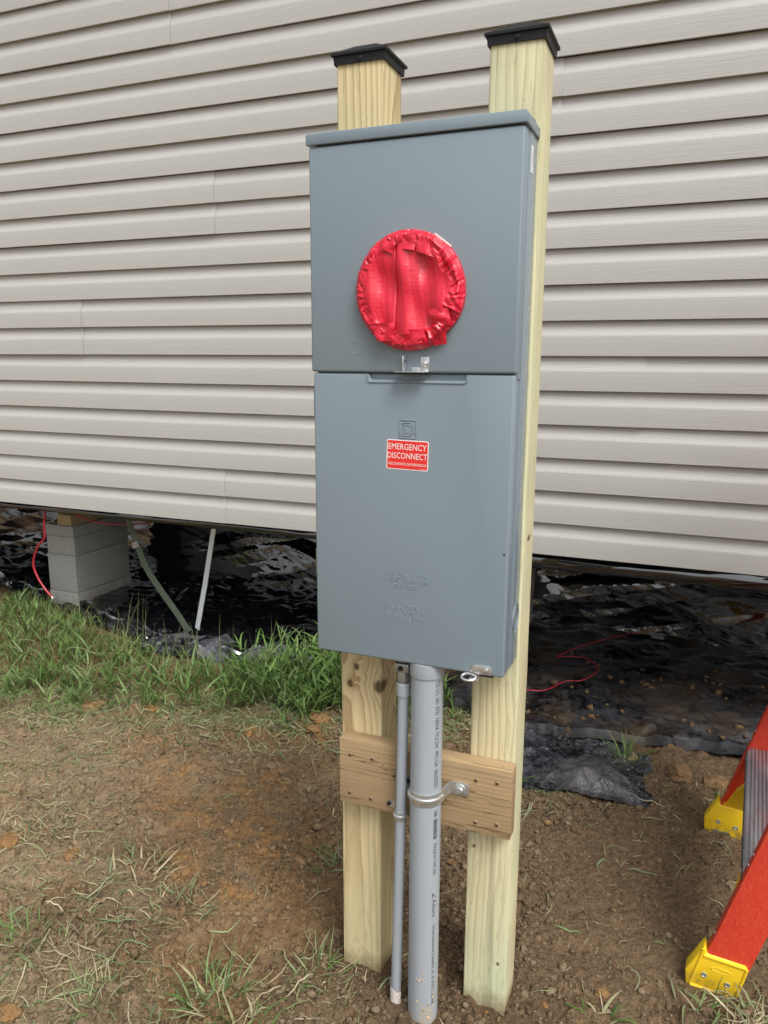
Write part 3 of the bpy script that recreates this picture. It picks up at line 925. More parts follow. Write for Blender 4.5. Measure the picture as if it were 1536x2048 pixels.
# ================================================================ CROSS BOARD
bd = thing('cross_board', 'brown weathered plank screwed across the two posts below the grey box', 'board', (.20, .0775, .4255))
mb = MB()
bm = bmesh.new()
NX, NZ = 40, 10
V = []; F = []
x0, x1, zb0, zb1 = .0205, .3768, .424, .5665
mb.box((x0 - .2, .0585 - .0775, 0), (x1 - .2, .0945 - .0775, zb1 - zb0), .0014)
bm.free()
Msh = Matrix.Identity(4)
mb.build('plank', MT['board'], bd, smooth=40, local=True)
for (x, z) in [(.045, .535), (.093, .536), (.043, .45), (.09, .447), (.349, .54), (.309, .448), (.351, .453), (.140, .509), (.308, .537)]:
    mb = MB(); screw_head(mb, x - .2, z - .4255, .0578 - .0775, .0042)
    mb.build('screw', [MT['screw'], MT['dark']], bd, smooth=30, local=True)

# ================================================================ ELECTRICAL BOX
BW = .3683
ZB, ZM, ZH = .777, 1.301, 1.674
box = thing('electrical_box', 'tall grey metal electrical meter box with red taped round cover', 'electrical box', (.184, .05, .777))
EN = MT['enamel']
mb = MB()
DEP = .0946
# pan: the back box behind covers
mb.box((.004, .0375, ZB + .004), (BW + .0004, DEP, ZH + .004), .0035)
mb.box((.005, .0125, ZM - .01), (BW - .0006, .0373, ZH + .003), .002)
mb.box((.006, .0125, ZB + .006), (BW - .006, .0373, ZM - .012), .002)
mb.build('enclosure', EN, box)
mb = MB()
mb.prism([(-.0035, ZH + .001), (-.0035, ZH + .0165), (.0, ZH + .019), (BW, ZH + .019), (BW + .0035, ZH + .0165), (BW + .0035, ZH + .001)], -.0055, DEP + .0005, 'xz', .0012)
mb.build('hood', EN, box)
mb = MB()
mb.lathe([(0, 0), (.035, 0), (.038, .004), (.034, .011), (.0, .014)], 32, 0, Matrix.Translation((.342, .066, ZH + .0185)) @ Matrix.Diagonal((.72, .72, .6, 1)))
mb.build('hub_plate', MT['cap'], box)
# upper cover
mb = MB()
mb.box((0, -.002, ZM), (BW, .0122, ZH - .0012), .0045, seg=3)
cover = mb.build('upper_cover', EN, box)
mb = MB()
Mf = Matrix.Translation((.088, -.0018, 1.3425)) @ Matrix.Rotation(R(90), 4, 'X')
mb.ring(.0108, .0010, Mf)
mb.build('knockout', EN, cover)
# lower door with the finger recess at its top edge
mb = MB()
dx0, dx1 = .0025, .3658
dzt = ZM - .0015
mb.prism([(dx0, ZB), (dx1, ZB), (dx1, dzt), (.2835, dzt), (.2815, dzt - .0105), (.1125, dzt - .0105), (.1105, dzt), (dx0, dzt)], .0004, .0355, 'xz', .0042, seg=3)
mb.box((.109, .0075, dzt - .016), (.285, .0119, dzt - .0006), .001)
door = mb.build('door', EN, box)
# embossed rim under the recess
mb = MB()
mb.tube([(.1075, .0006, dzt - .003), (.1085, .0006, dzt - .0125), (.112, .0006, dzt - .0148), (.282, .0006, dzt - .0148), (.2855, .0006, dzt - .0125), (.2865, .0006, dzt - .003)], .0022, 10, flat=.6)
mb.build('recess_rim', EN, door)
# embossed square emblem with the letter
mb = MB()
lx0, lx1, lz0, lz1 = .167, .199, 1.189, 1.222
def sq_ring(a0, a1, b0, b1, w, y0, y1):
    mb.box((a0, y1, b0), (a1, y0, b0 + w), .0006); mb.box((a0, y1, b1 - w), (a1, y0, b1), .0006)
    mb.box((a0, y1, b0 + w + .0001), (a0 + w, y0, b1 - w - .0001), .0006); mb.box((a1 - w, y1, b0 + w + .0001), (a1, y0, b1 - w - .0001), .0006)
sq_ring(lx0, lx1, lz0, lz1, .0024, .001, -.0006)
dO = [(.1725, 1.1945), (.1885, 1.1945), (.1925, 1.1985), (.1925, 1.2125), (.1885, 1.2165), (.1725, 1.2165), (.1725, 1.2135), (.1755, 1.2135), (.1755, 1.1975), (.1725, 1.1975)]
for i in range(len(dO)):
    a, b_ = dO[i], dO[(i + 1) % len(dO)]
    mb.tube([(a[0], .0003, a[1]), (b_[0], .0003, b_[1])], .0010, 8)
dI = [(.1785, 1.1985), (.1865, 1.1985), (.1885, 1.2005), (.1885, 1.2105), (.1865, 1.2125), (.1785, 1.2125)]
for i in range(len(dI)):
    a, b_ = dI[i], dI[(i + 1) % len(dI)]
    mb.tube([(a[0], .0003, a[1]), (b_[0], .0003, b_[1])], .0008, 8)
mb.build('embossed_emblem', EN, door, smooth=60)
# embossed instructions in single stroke letters
STROKE = {'A': [[(0, 0), (.5, 1), (1, 0)], [(.2, .4), (.8, .4)]], 'C': [[(1, .85), (.8, 1), (.2, 1), (0, .8), (0, .2), (.2, 0), (.8, 0), (1, .15)]],
          'D': [[(0, 0), (0, 1), (.7, 1), (1, .75), (1, .25), (.7, 0), (0, 0)]], 'E': [[(1, 1), (0, 1), (0, 0), (1, 0)], [(0, .5), (.8, .5)]],
          'F': [[(1, 1), (0, 1), (0, 0)], [(0, .5), (.8, .5)]], 'G': [[(1, .85), (.8, 1), (.2, 1), (0, .8), (0, .2), (.2, 0), (.8, 0), (1, .2), (1, .45), (.6, .45)]],
          'H': [[(0, 0), (0, 1)], [(1, 0), (1, 1)], [(0, .5), (1, .5)]], 'I': [[(.5, 0), (.5, 1)]], 'L': [[(0, 1), (0, 0), (1, 0)]],
          'M': [[(0, 0), (0, 1), (.5, .4), (1, 1), (1, 0)]], 'N': [[(0, 0), (0, 1), (1, 0), (1, 1)]], 'O': [[(.2, 0), (0, .2), (0, .8), (.2, 1), (.8, 1), (1, .8), (1, .2), (.8, 0), (.2, 0)]],
          'P': [[(0, 0), (0, 1), (.8, 1), (1, .85), (1, .6), (.8, .45), (0, .45)]], 'R': [[(0, 0), (0, 1), (.8, 1), (1, .85), (1, .6), (.8, .45), (0, .45)], [(.5, .45), (1, 0)]],
          'S': [[(1, .85), (.8, 1), (.2, 1), (0, .85), (0, .65), (.2, .5), (.8, .5), (1, .35), (1, .15), (.8, 0), (.2, 0), (0, .15)]], 'T': [[(0, 1), (1, 1)], [(.5, 1), (.5, 0)]],
          'U': [[(0, 1), (0, .2), (.2, 0), (.8, 0), (1, .2), (1, 1)]], 'V': [[(0, 1), (.5, 0), (1, 1)]], 'W': [[(0, 1), (.25, 0), (.5, .6), (.75, 0), (1, 1)]]}
mb = MB()
def emb(txt, x, z, w, h):
    cw = w / len(txt)
    for i, ch in enumerate(txt):
        for ln in STROKE.get(ch, []):
            mb.tube([(x + cw * (i + .72 * a), .0003, z + h * b_) for a, b_ in ln], .00058, 6)
for block, (z0_, z1_, tip) in ((((("RELEASE LATCH"), .1515, .9395, .073), ("MOVE DOOR DOWN", .1515, .9295, .076), ("OPEN DOOR", .1565, .9185, .050)), (.919, .946, 0)),
                               ((("CLOSE DOOR", .1505, .8805, .057), ("LIFT DOOR UP", .1485, .8700, .070), ("ENGAGE LATCH", .1485, .8590, .070)), (.861, .887, 1))):
    mb = MB()
    for txt, x, z, w in block: emb(txt, x, z, w, .0072)
    mb.build('embossed_text', EN, door, smooth=60)
    mb = MB()
    mb.tube([(.1435, .0003, z0_), (.1435, .0003, z1_)], .00058, 6)
    zt = z1_ if tip else z0_; s_ = -1 if tip else 1
    mb.tube([(.1400, .0003, zt + s_ * .005), (.1435, .0003, zt), (.1470, .0003, zt + s_ * .005)], .00058, 6)
    mb.build('embossed_arrow', EN, door, smooth=60)
# warning sticker
mb = MB()
sx0, sx1, sz0, sz1 = .1440, .2212, 1.1345, 1.1865
def rrect(x0, x1, z0, z1, r):
    p = []
    for cx, cz, a0 in ((x1 - r, z1 - r, 0), (x0 + r, z1 - r, 90), (x0 + r, z0 + r, 180), (x1 - r, z0 + r, 270)):
        for k in range(5): p.append((cx + r * math.cos(R(a0 + 22.5 * k)), cz + r * math.sin(R(a0 + 22.5 * k))))
    return p
mb.prism(rrect(sx0, sx1, sz0, sz1, .0032), .0004, .00002, 'xz', 0, 0)
mb.prism(rrect(sx0 + .0016, sx1 - .0016, sz0 + .0016, sz1 - .0016, .0022), .00002, -.00018, 'xz', 0, 1)
for txt, x, z, w, h in (("EMERGENCY", .1475, 1.1695, .0700, .0105), ("DISCONNECT", .1462, 1.1537, .0730, .0105), ("DESCONEXI\u00d3N DE EMERGENCIA", .1472, 1.1423, .0710, .0058)):
    v, f = text_geo(txt, w, h)
    mb.add(on_front(v, x, z, -.00034), f, 0)
v, f = text_geo("HRB34567", .010, .0011); mb.add(on_front(v, .2065, 1.1374, -.00034), f, 0)
Ms = Matrix.Translation((.1826, 0, 1.1605)) @ Matrix.Rotation(R(1.2), 4, 'Y') @ Matrix.Translation((-.1826, 0, -1.1605))
for i in range(len(mb.v)): mb.v[i] = mb.v[i] @ np.array(Ms)[:3, :3].T + np.array(Ms)[:3, 3]
mb.build('warning_sticker', [MT['white'], MT['labelred']], door, smooth=0)
# dark disc standing for the shade in a little hole in the door edge
mb = MB(); mb.lathe([(0, .0003), (.0017, .0003), (.0017, -.001), (0, -.001)], 12, 0, Matrix.Translation((.3590, .0002, 1.000)) @ Matrix.Rotation(R(90), 4, 'X'))
mb.build('screw_hole_shade', MT['dark'], door)
# side: knockout rings, inspection label, hinge clips
mb = MB()
Mx = Matrix.Translation((BW + .0006, .066, .868)) @ Matrix.Rotation(R(90), 4, 'Y')
for r_ in (.0265, .0185): mb.ring(r_, .0008, Mx, 40)
mb.build('knockout', EN, box)
mb = MB()
mb.prism([(.0455, 1.614), (.058, 1.614), (.058, 1.655), (.0455, 1.655)], BW + .0005, BW + .0012, 'yz')
v, f = text_geo("E32614", .022, .0035)
mb.add(np.stack([np.full(len(v), BW + .0015), .053 - v[:, 1], 1.645 - v[:, 0]], -1), f, 1)
mb.build('side_label', [MT['white'], MT['ink']], box, smooth=0)
for z_ in (.950, 1.245):
    mb = MB(); mb.box((-.0005, .006, z_ - .026), (.0042, .0165, z_ + .026), .0012); mb.build('hinge_clip', EN if z_ > 1 else MT['dullsteel'], box)
# latch hasp at the cover's lower edge
mb = MB()
mb.box((.1905, -.0040, 1.3039), (.2058, -.0022, 1.3105), .0005)
mb.box((.2060, -.0042, 1.3035), (.2215, -.0021, 1.3275), .0007)
mb.box((.1655, -.024, 1.3022), (.2205, -.0024, 1.3037), .0006)
mb.box((.1795, -.022, 1.3040), (.1818, -.0022, 1.3292), .0006)
mb.lathe([(0, .0), (.0068, .0), (.0062, .001), (.0045, .0012), (.0040, .003), (.0, .0042)], 22, 0, Matrix.Translation((.2138, -.0040, 1.3165)) @ Matrix.Rotation(R(90), 4, 'X'))
mb.build('hasp', MT['steel'], box, smooth=30)
mb = MB()
mb.lathe([(0, 0), (.0022, 0), (.0022, .0006), (0, .0006)], 12, 0, Matrix.Translation((.1820, -.014, 1.3205)) @ Matrix.Rotation(R(90), 4, 'Y'))
mb.build('hasp_hole_shade', MT['dark'], box)  # dark disc laid on the tab as the shade of its hole
# bottom latch
mb = MB()
lp = [(.3035, .7815), (.3110, .7935), (.3150, .7960), (.3380, .7960), (.3440, .7930), (.3460, .7850), (.3440, .7790), (.3250, .7790)]
mb.prism(lp, -.0018, .0002, 'xz', .0006)
mb.lathe([(0, .0), (.0052, .0), (.0052, .0006), (.0040, .0010), (.0034, .0024), (.0, .0030)], 20, 0, Matrix.Translation((.3345, -.0016, .7875)) @ Matrix.Rotation(R(90), 4, 'X'))
ring_p = [(.2955 + .0125 * math.cos(a) * 1.0 + .010, -.010 + .0085 * math.sin(a), .7745 + .003 * math.sin(a)) for a in np.linspace(0, 2 * np.pi, 25)]
mb.tube(ring_p, .0022, 8, cap=False)
mb.box((.306, -.012, .7700), (.322, .004, .7722), .0008)
mb.build('bottom_latch', MT['steel'], box, smooth=30)
mb = MB(); mb.box((.322, -.0012, .7752), (.3475, .004, .7792), .0006); mb.build('latch_gap_shade', MT['dark'], box)  # dark block put in for the shade of the gap below the latch

# red taped cover over the meter opening
def meter_cover():
    na = 420
    r = np.concatenate([np.linspace(0, .086, 98), np.linspace(.0866, .0965, 26), np.full(6, .0968)])
    zz = np.concatenate([np.zeros(124), np.linspace(.1, 1, 6)])
    A = np.linspace(0, 2 * np.pi, na + 1)[:-1]
    Rr, AA = np.meshgrid(r, A, indexing='ij')
    Zs = np.repeat(zz[:, None], na, 1)
    lim = 1 + .010 * np.cos(AA + .2) * 0 - .030 * np.exp(-((((AA - R(318)) + np.pi) % (2 * np.pi) - np.pi) / .22) ** 2) + .012 * np.sin(2 * AA + 2.6) + .006 * perlin(np.cos(AA) * 7, np.sin(AA) * 7, 5)
    Rr2 = Rr * lim
    x = Rr2 * np.cos(AA); z = Rr2 * np.sin(AA)
    rn = Rr / .0968
    dep = .0215 * (1 - sstep(.90, 1.0, rn) * .5)
    dep = dep - .0022 * (1 - rn ** 2)                     # slack in the middle
    cxr, czr = np.cos(AA), np.sin(AA)
    inner = .76 + .07 * perlin(cxr * 1.7 + 3, czr * 1.7, 71) + .03 * perlin(cxr * 5, czr * 5, 72)
    edge = sstep(-.05, .07, rn - inner)
    # broad vertical folds of the middle strip
    xx = x + .10 * z * perlin(z * 12, z * 0, 4) + .003 * perlin(x * 20, z * 18, 5)
    mid = .0042 * np.sin(xx * 92 + 1.9) + .0011 * tri(xx * 34 + .2 + 3 * z) + .0022 * np.sin(xx * 60 + z * 75) + .0014 * np.abs(perlin(x * 38 + 2, z * 13, 8)) + .0018 * perlin(x * 25, z * 22, 18)
    mid += -.0022 * np.exp(-((x + .021) / .0022) ** 2)
    # pleats running in from the rim, each cut off where the tape ends
    sw = rn * 2.4 + .5 * perlin(cxr * 3, czr * 3, 33)
    ang = AA + .22 * perlin(cxr * 4 + rn * 3, czr * 4, 44) + .35 * (rn - .8) * np.sign(perlin(cxr * 2.2, czr * 2.2, 45))
    pl = tri(ang * 21 / (2 * np.pi) + .25 * perlin(cxr * 3.3, czr * 3.3, 46)) * .0024 * np.clip(.5 + 1.3 * perlin(cxr * 3 + 8, czr * 3, 47), 0, 1.2)
    pl += tri(ang * 37 / (2 * np.pi) + .5 * perlin(cxr * 5, czr * 5, 48)) * .0011
    fc = facets(x, z, 12, (.044, .028, .017, .0095), (.30, .32, .36, .36))
    dep = dep + (1 - edge) * mid + edge * (pl + fc * .8 + .0008) * (1 - .35 * sstep(.94, 1, rn))
    # the edge of the tape wrapped over the middle strip stands a little proud
    dep = dep + .0007 * sstep(-.006, .006, rn - inner)
    y = -(dep * (1 - Zs) + (-.001) * Zs) - .0005
    v = np.stack([(.1868 + x * .975).ravel(), y.ravel(), (1.4345 + z).ravel()], -1)
    n = len(r)
    idx = np.arange(n * na).reshape(n, na)
    f = np.stack([idx[:-1], np.roll(idx[:-1], -1, 1), np.roll(idx[1:], -1, 1), idx[1:]], -1).reshape(-1, 4)
    return np_mesh('meter_cover', v, f, MT['red_tape'], box, smooth=24)
mc = meter_cover()
def tape_flap(name, quad, y0, y1, mat, seed, parent, bulge=.003):
    """a loose end of tape: a curled patch with thickness"""
    n = 14
    A, B, C_, D = [np.array(q) for q in quad]
    u, w = np.meshgrid(np.linspace(0, 1, n), np.linspace(0, 1, n))
    P = ((1 - u) * (1 - w))[..., None] * A + (u * (1 - w))[..., None] * B + (u * w)[..., None] * C_ + ((1 - u) * w)[..., None] * D
    y = y0 + (y1 - y0) * w + bulge * perlin(P[..., 0] * 60 + seed, P[..., 1] * 60, seed) - .5 * bulge * np.sin(u * 3.1)
    f = np.stack([P[..., 0], y, P[..., 1]], -1).reshape(-1, 3); b_ = f + np.array([0, .0005, 0])
    q = grid_faces(n, n); m = n * n
    rim = list(range(n)) + [n * i + n - 1 for i in range(1, n)] + [m - 2 - i for i in range(n - 1)] + [n * i for i in range(n - 2, 0, -1)]
    side = np.array([(rim[i], rim[i] + m, rim[(i + 1) % len(rim)] + m, rim[(i + 1) % len(rim)]) for i in range(len(rim))])
    return np_mesh(name, np.concatenate([f, b_]), np.concatenate([q, q[:, ::-1] + m, side]), mat, parent, smooth=60)
tape_flap('tape_end', [(0.2280, 1.372), (0.2500, 1.385), (0.2540, 1.349), (0.2320, 1.346)], -.0195, -.010, MT['red_tape'], 2, mc, .003)
tape_flap('tape_end', [(0.1770, 1.521), (0.2030, 1.523), (0.2000, 1.496), (0.1760, 1.499)], -.0215, -.0238, MT['red_tape'], 4, mc, .003)
tape_flap('tape_end', [(0.2050, 1.521), (0.2360, 1.508), (0.2320, 1.484), (0.2030, 1.494)], -.0215, -.0238, MT['red_tape'], 5, mc, .003)
tape_flap('tape_end', [(0.1370, 1.512), (0.1740, 1.524), (0.1620, 1.492), (0.1440, 1.500)], -.0210, -.0238, MT['red_tape'], 6, mc, .004)
tape_flap('tape_end', [(0.1220, 1.382), (0.1660, 1.383), (0.1680, 1.354), (0.1360, 1.353)], -.0238, -.0215, MT['red_tape'], 7, mc, .004)
tape_flap('tape_end', [(0.1640, 1.371), (0.2180, 1.372), (0.2200, 1.348), (0.1620, 1.348)], -.0238, -.0210, MT['red_tape'], 9, mc, .004)
tape_flap('tape_end', [(0.2240, 1.402), (0.2580, 1.410), (0.2640, 1.378), (0.2320, 1.382)], -.0238, -.0215, MT['red_tape'], 8, mc, .004)
tape_flap('paper_edge', [(.229, 1.521), (.2310, 1.5228), (.2585, 1.502), (.2570, 1.4998)], -.012, -.010, MT['white'], 3, mc, .0005)

# ================================================================ CONDUITS
CXT, CXB, CY = .2160, .2175, .030
PR = .03015
big = thing('large_conduit', 'thick grey PVC conduit with black print rising into the grey box', 'conduit', (CXB, CY, 0))
def cx_at(z): return CXB + (CXT - CXB) * z / .775
mb = MB(); mb.tube([(cx_at(z), CY, z) for z in np.linspace(-.25, .768, 12)], PR, 48)
mb.build('pipe', MT['pvc'], big)
mb = MB()
mb.lathe([(PR + .0002, 0), (PR + .0022, .001), (PR + .0028, .004), (PR + .0028, .028)], 48, 0, Matrix.Translation((cx_at(.75), CY, .7495)))
mb.build('collar', MT['pvc'], big)
TA = 58.
def pipe_text(txt, z_top, z_bot, h, name='printed_text'):
    v, f = text_geo(txt, z_top - z_bot, h, spacing=1.02)
    a = R(TA) + (v[:, 1] - h / 2) / PR
    zz = z_top - v[:, 0]
    rr = PR + .00035
    mb = MB()
    mb.add(np.stack([CXB + (CXT - CXB) * zz / .775 + rr * np.sin(a), CY - rr * np.cos(a), zz], -1), f)
    return mb.build(name, MT['ink'], big, smooth=0)
pipe_text("CONFORMS TO U.L. 651 STD  NEMA TC2 SW  PPC-GA  06262025", .800, .532, .0088)
pipe_text("08", .483, .471, .0080)
mb = MB()
zb = .466
rg = random.Random(4)
while zb > .424:
    w = rg.choice((.0006, .0006, .0012, .0018))
    for k in range(4):
        a0 = R(TA) - .0045 / PR + k * .0090 / 4 / PR; a1 = a0 + .0090 / 4 / PR
        q = []
        for a, z in ((a0, zb), (a1, zb), (a1, zb - w), (a0, zb - w)):
            q.append((cx_at(z) + (PR + .00035) * math.sin(a), CY - (PR + .00035) * math.cos(a), z))
        mb.add(q, [(3, 2, 1, 0)], 0)
    zb -= w + rg.choice((.0007, .0007, .0013))
o = mb.build('printed_barcode', MT['ink'], big, smooth=0); o['kind'] = 'stuff'
pipe_text("MADE IN THE USA", .413, .345, .0078)
pipe_text("Atkore", .291, .253, .0096)
mb = MB()
def on_pipe(u, v_, r_=PR): return (cx_at(u) + r_ * math.sin(R(TA) + v_ / PR), CY - r_ * math.cos(R(TA) + v_ / PR), u)
mb.tube([on_pipe(.3055, -.0044), on_pipe(.3005, .0), on_pipe(.2955, .0044)], .0008, 6)
mb.tube([on_pipe(.3055, -.0044), on_pipe(.3000, -.0042), on_pipe(.2955, -.0040)], .0008, 6)
mb.build('printed_mark', MT['ink'], big, smooth=0)
pipe_text("International Lasalle, IL 6 INT'L LINE", .234, .052, .0088)
mb = MB()
for i in range(13):
    z = rg.uniform(.02, .15) if i < 9 else rg.uniform(.02, .05); a = R(rg.uniform(-10, 75)); s = rg.uniform(.0010, .0030)
    bm = bmesh.new(); bmesh.ops.create_icosphere(bm, subdivisions=1, radius=s)
    for v in bm.verts: v.co *= rg.uniform(.45, 1.35)
    mb.bm(bm, 0, Matrix.Translation((cx_at(z) + PR * math.sin(a), CY - PR * math.cos(a), z)))
o = mb.build('mud_specks', MT['mudclay'], big); o['kind'] = 'stuff'

small = thing('small_conduit', 'thin grey PVC conduit beside the thick one with a metal fitting', 'conduit', (.1565, .035, 0))
def sx_at(z): return .1565 + (.1672 - .1565) * z / .70
SR = .0106
mb = MB(); mb.tube([(sx_at(z), .035, z) for z in np.linspace(-.2, .72, 8)], SR, 28)
mb.build('pipe', MT['pvc'], small)
mb = MB(); mb.lathe([(SR + .0003, 0), (SR + .0028, .0005), (SR + .0030, .012), (SR + .0030, .0245), (SR + .001, .026)], 28, 0, Matrix.Translation((sx_at(.7), .035, .697)))
mb.build('pvc_adapter', MT['pvc'], small)
mb = MB()
mb.lathe([(.0, 0), (.0128, 0), (.0134, .002), (.0134, .022), (.0125, .024), (.0, .024)], 6, 0, Matrix.Translation((sx_at(.72), .035, .7235)))
mb.box((sx_at(.74) - .0150, .019, .7478), (sx_at(.74) + .0150, .051, .7655), .0028)
mb.lathe([(0, 0), (.018, 0), (.018, .0045), (0, .0045)], 8, 0, Matrix.Translation((sx_at(.74), .036, .7690)))
con = mb.build('box_connector', MT['dullsteel'], small, smooth=25)
mb = MB(); mb.lathe([(0, 0), (.0052, 0), (.0046, .004), (.0, .003)], 16, 0, Matrix.Translation((sx_at(.74) - .001, .0195, .7565)) @ Matrix.Rotation(R(90), 4, 'X'))
mb.build('set_screw', MT['dark'], con)
# tiny print along the left of the small pipe
mb = MB()
v, f = text_geo("SCHEDULE 40 PVC CONDUIT MAX 90C WIRE UL 651 NEMA TC2  1/2 IN", .40, .0052)
a = R(-62) + (v[:, 1] - .0026) / SR
zz = .655 - v[:, 0]
mb.add(np.stack([.1565 + (.1672 - .1565) * zz / .70 + (SR + .0003) * np.sin(a), .035 - (SR + .0003) * np.cos(a), zz], -1), f)
mb.build('printed_text', MT['ink'], small, smooth=0)
# scrap of tape at the bottom
nu, nv = 30, 20
u, w = np.meshgrid(np.linspace(0, 1, nu), np.linspace(0, 1, nv))
a = R(-120) + R(200) * u
zt = .058 - .022 * u + .004 * perlin(u * 5, w, 4)
zz = .004 + (zt - .004) * w
rr = SR + .0012 + .0016 * np.abs(perlin(u * 6, w * 5, 6)) + .004 * sstep(.8, 1, w) * sstep(.35, .0, u)
v = np.stack([(sx_at(.03) + rr * np.sin(a)).ravel(), (.035 - rr * np.cos(a)).ravel(), zz.ravel()], -1)
np_mesh('tape_scrap', v, grid_faces(nu, nv), MT['tapewhite'], small)

# one hole strap round the thick conduit
sb = thing('conduit_strap', 'zinc strap clamping the thick conduit to the brown plank', 'clamp', (.2165, .0565, .508))
zc = .506
def strap_band(cx, cy, r, zc_, width, rib, a0, a1, mb):
    """a ribbed band: cross-section with a raised rib, swept round the pipe"""
    prof_ = [(-width / 2, .0), (-width / 2 * .35, .0), (-width / 2 * .2, rib), (width / 2 * .2, rib), (width / 2 * .35, 0), (width / 2, 0)]
    A_ = np.linspace(R(a0), R(a1), 40)
    V = []; F = []; n = len(prof_) * 2
    for a_ in A_:
        for (q, h) in prof_: V.append((cx + (r + .0004 + .0016 + h) * math.sin(a_), cy - (r + .0004 + .0016 + h) * math.cos(a_), zc_ + q))
        for (q, h) in prof_[::-1]: V.append((cx + (r + .0004 + h) * math.sin(a_), cy - (r + .0004 + h) * math.cos(a_), zc_ + q))
    for i in range(len(A_) - 1):
        for k in range(n):
            k2 = (k + 1) % n; F.append((i * n + k, (i + 1) * n + k, (i + 1) * n + k2, i * n + k2))
    F.append(tuple(range(n))); F.append(tuple((len(A_) - 1) * n + k for k in range(n))[::-1])
    mb.add(V, F)
mb = MB()
cxs = cx_at(zc)
strap_band(cxs, CY, PR, zc, .0245, .0030, -130, 118, mb)
# ear: flows out of the band to the plank
ear = []
e0 = (cxs + (PR + .0015) * math.sin(R(95)), CY - (PR + .0015) * math.cos(R(95)))
path = [(cxs + (PR + .0012) * math.sin(R(80)), CY - (PR + .0012) * math.cos(R(80)), zc), (cxs + .0335, CY + .004, zc + .001), (cxs + .036, .0445, zc + .004), (cxs + .041, .0535, zc + .0065), (cxs + .050, .0565, zc + .008), (cxs + .074, .0568, zc + .008)]
V, F = ribbon(bez(path, 6), .0235, .0024, (0, 0, 1)); mb.add(V, F)
mb.prism(rrect(cxs + .043, cxs + .0785, zc - .0065, zc + .0215, .007), .0555, .0577, 'xz', .0005)
band = mb.build('band', MT['zinc'], sb, smooth=40)
mb = MB()
Mb = Matrix.Translation((cxs + .0610, .0550, zc + .0070)) @ Matrix.Rotation(R(90), 4, 'X')
mb.lathe([(0, 0), (.0105, 0), (.0105, .0014), (.0085, .0022), (0, .0022)], 24, 0, Mb)
mb.lathe([(.0062, .0016), (.0062, .0064), (.0054, .0074), (0, .0074)], 6, 0, Mb @ Matrix.Rotation(R(12), 4, 'Z'))
mb.build('hex_bolt', MT['zinc'], sb, smooth=25)
mb = MB()
mb.box((.1640, .0548, .486), (.1820, .0576, .522), .001); mb.build('back_ear', MT['zinc'], sb)
mb = MB(); mb.lathe([(0, 0), (.0048, 0), (.0042, .003), (0, .004)], 16, 0, Matrix.Translation((.1725, .0546, .507)) @ Matrix.Rotation(R(90), 4, 'X'))
mb.build('black_screw', MT['dark'], sb)
ss = thing('conduit_strap', 'small zinc strap round the thin conduit at the plank edge', 'clamp', (.16, .055, .44))
mb = MB()
zs = .444
strap_band(sx_at(zs), .035, SR, zs, .017, .0022, -125, 125, mb)
path = [(sx_at(zs) - SR - .001, .034, zs), (sx_at(zs) - .0135, .043, zs + .001), (sx_at(zs) - .017, .053, zs + .0035), (sx_at(zs) - .022, .0562, zs + .004), (sx_at(zs) - .034, .0568, zs + .004)]
V, F = ribbon(bez(path, 6), .016, .0020, (0, 0, 1)); mb.add(V, F)
mb.build('band', MT['zinc'], ss, smooth=40)
mb = MB(); mb.lathe([(0, 0), (.0042, 0), (.0036, .004), (0, .003)], 16, 0, Matrix.Translation((.1310, .0558, .448)) @ Matrix.Rotation(R(90), 4, 'X'))
mb.build('black_screw', MT['dark'], ss)

# ================================================================ STEP LADDER
K = .283
lad = thing('step_ladder', 'red fibreglass step ladder with yellow feet at right edge', 'ladder', (.751, .322, .0), R(-4.1))
DN = Vector((K, 0, 1)).normalized()                   # along the rail
NN = Vector((DN.z, 0, -DN.x))                         # across the rail, to the back
LW = .640
def railM(x_, z_, y_, sgn, taper):
    """matrix: local (s across, t inward, l along) -> ladder"""
    d = Vector((K, taper, 1)).normalized()
    n = Vector((DN.z, 0, -DN.x)); w = Vector((0, sgn, 0))
    M_ = Matrix.Identity(4)
    for i in range(3): M_[i][0], M_[i][1], M_[i][2] = n[i], w[i], d[i]
    M_[0][3], M_[1][3], M_[2][3] = x_, y_, z_
    return M_
def channel(depth, fl, th, L, mb, Mx):
    sec = [(0, 0), (depth, 0), (depth, fl), (depth - th, fl), (depth - th, th), (th, th), (th, fl), (0, fl)]
    bm = bmesh.new()
    A_ = [bm.verts.new((a, b_, 0)) for a, b_ in sec]; B_ = [bm.verts.new((a, b_, L)) for a, b_ in sec]
    n = len(sec)
    bm.faces.new(A_[::-1]); bm.faces.new(B_)
    for i in range(n): bm.faces.new((A_[i], A_[(i + 1) % n], B_[(i + 1) % n], B_[i]))
    bmesh.ops.recalc_face_normals(bm, faces=bm.faces[:])
    ed = [e for e in bm.edges if abs((e.verts[0].co - e.verts[1].co).z) > L * .5]
    bmesh.ops.bevel(bm, geom=ed, offset=.0024, segments=2, affect='EDGES', profile=.5)
    mb.bm(bm, 0, Mx)
TP = .035
Mn = railM(0, .077, 0, 1, TP); Mf_ = railM(0, .077, LW, -1, -TP)
for Mx in (Mn, Mf_):
    mb = MB(); channel(.084, .030, .0045, 1.72, mb, Mx @ Matrix.Translation((0, 0, -.03)))
    rail = mb.build('side_rail', MT['redfib'], lad, smooth=30, local=True)
    for l in (.055, .235, .262, .53, .56):
        mb = MB(); mb.lathe([(0, 0), (.0038, 0), (.003, .0016), (0, .0022)], 12, 0, Mx @ Matrix.Translation((0, .016, l)) @ Matrix.Rotation(R(-90), 4, 'Y'))
        mb.build('rivet', MT['steel'], rail, smooth=40, local=True)
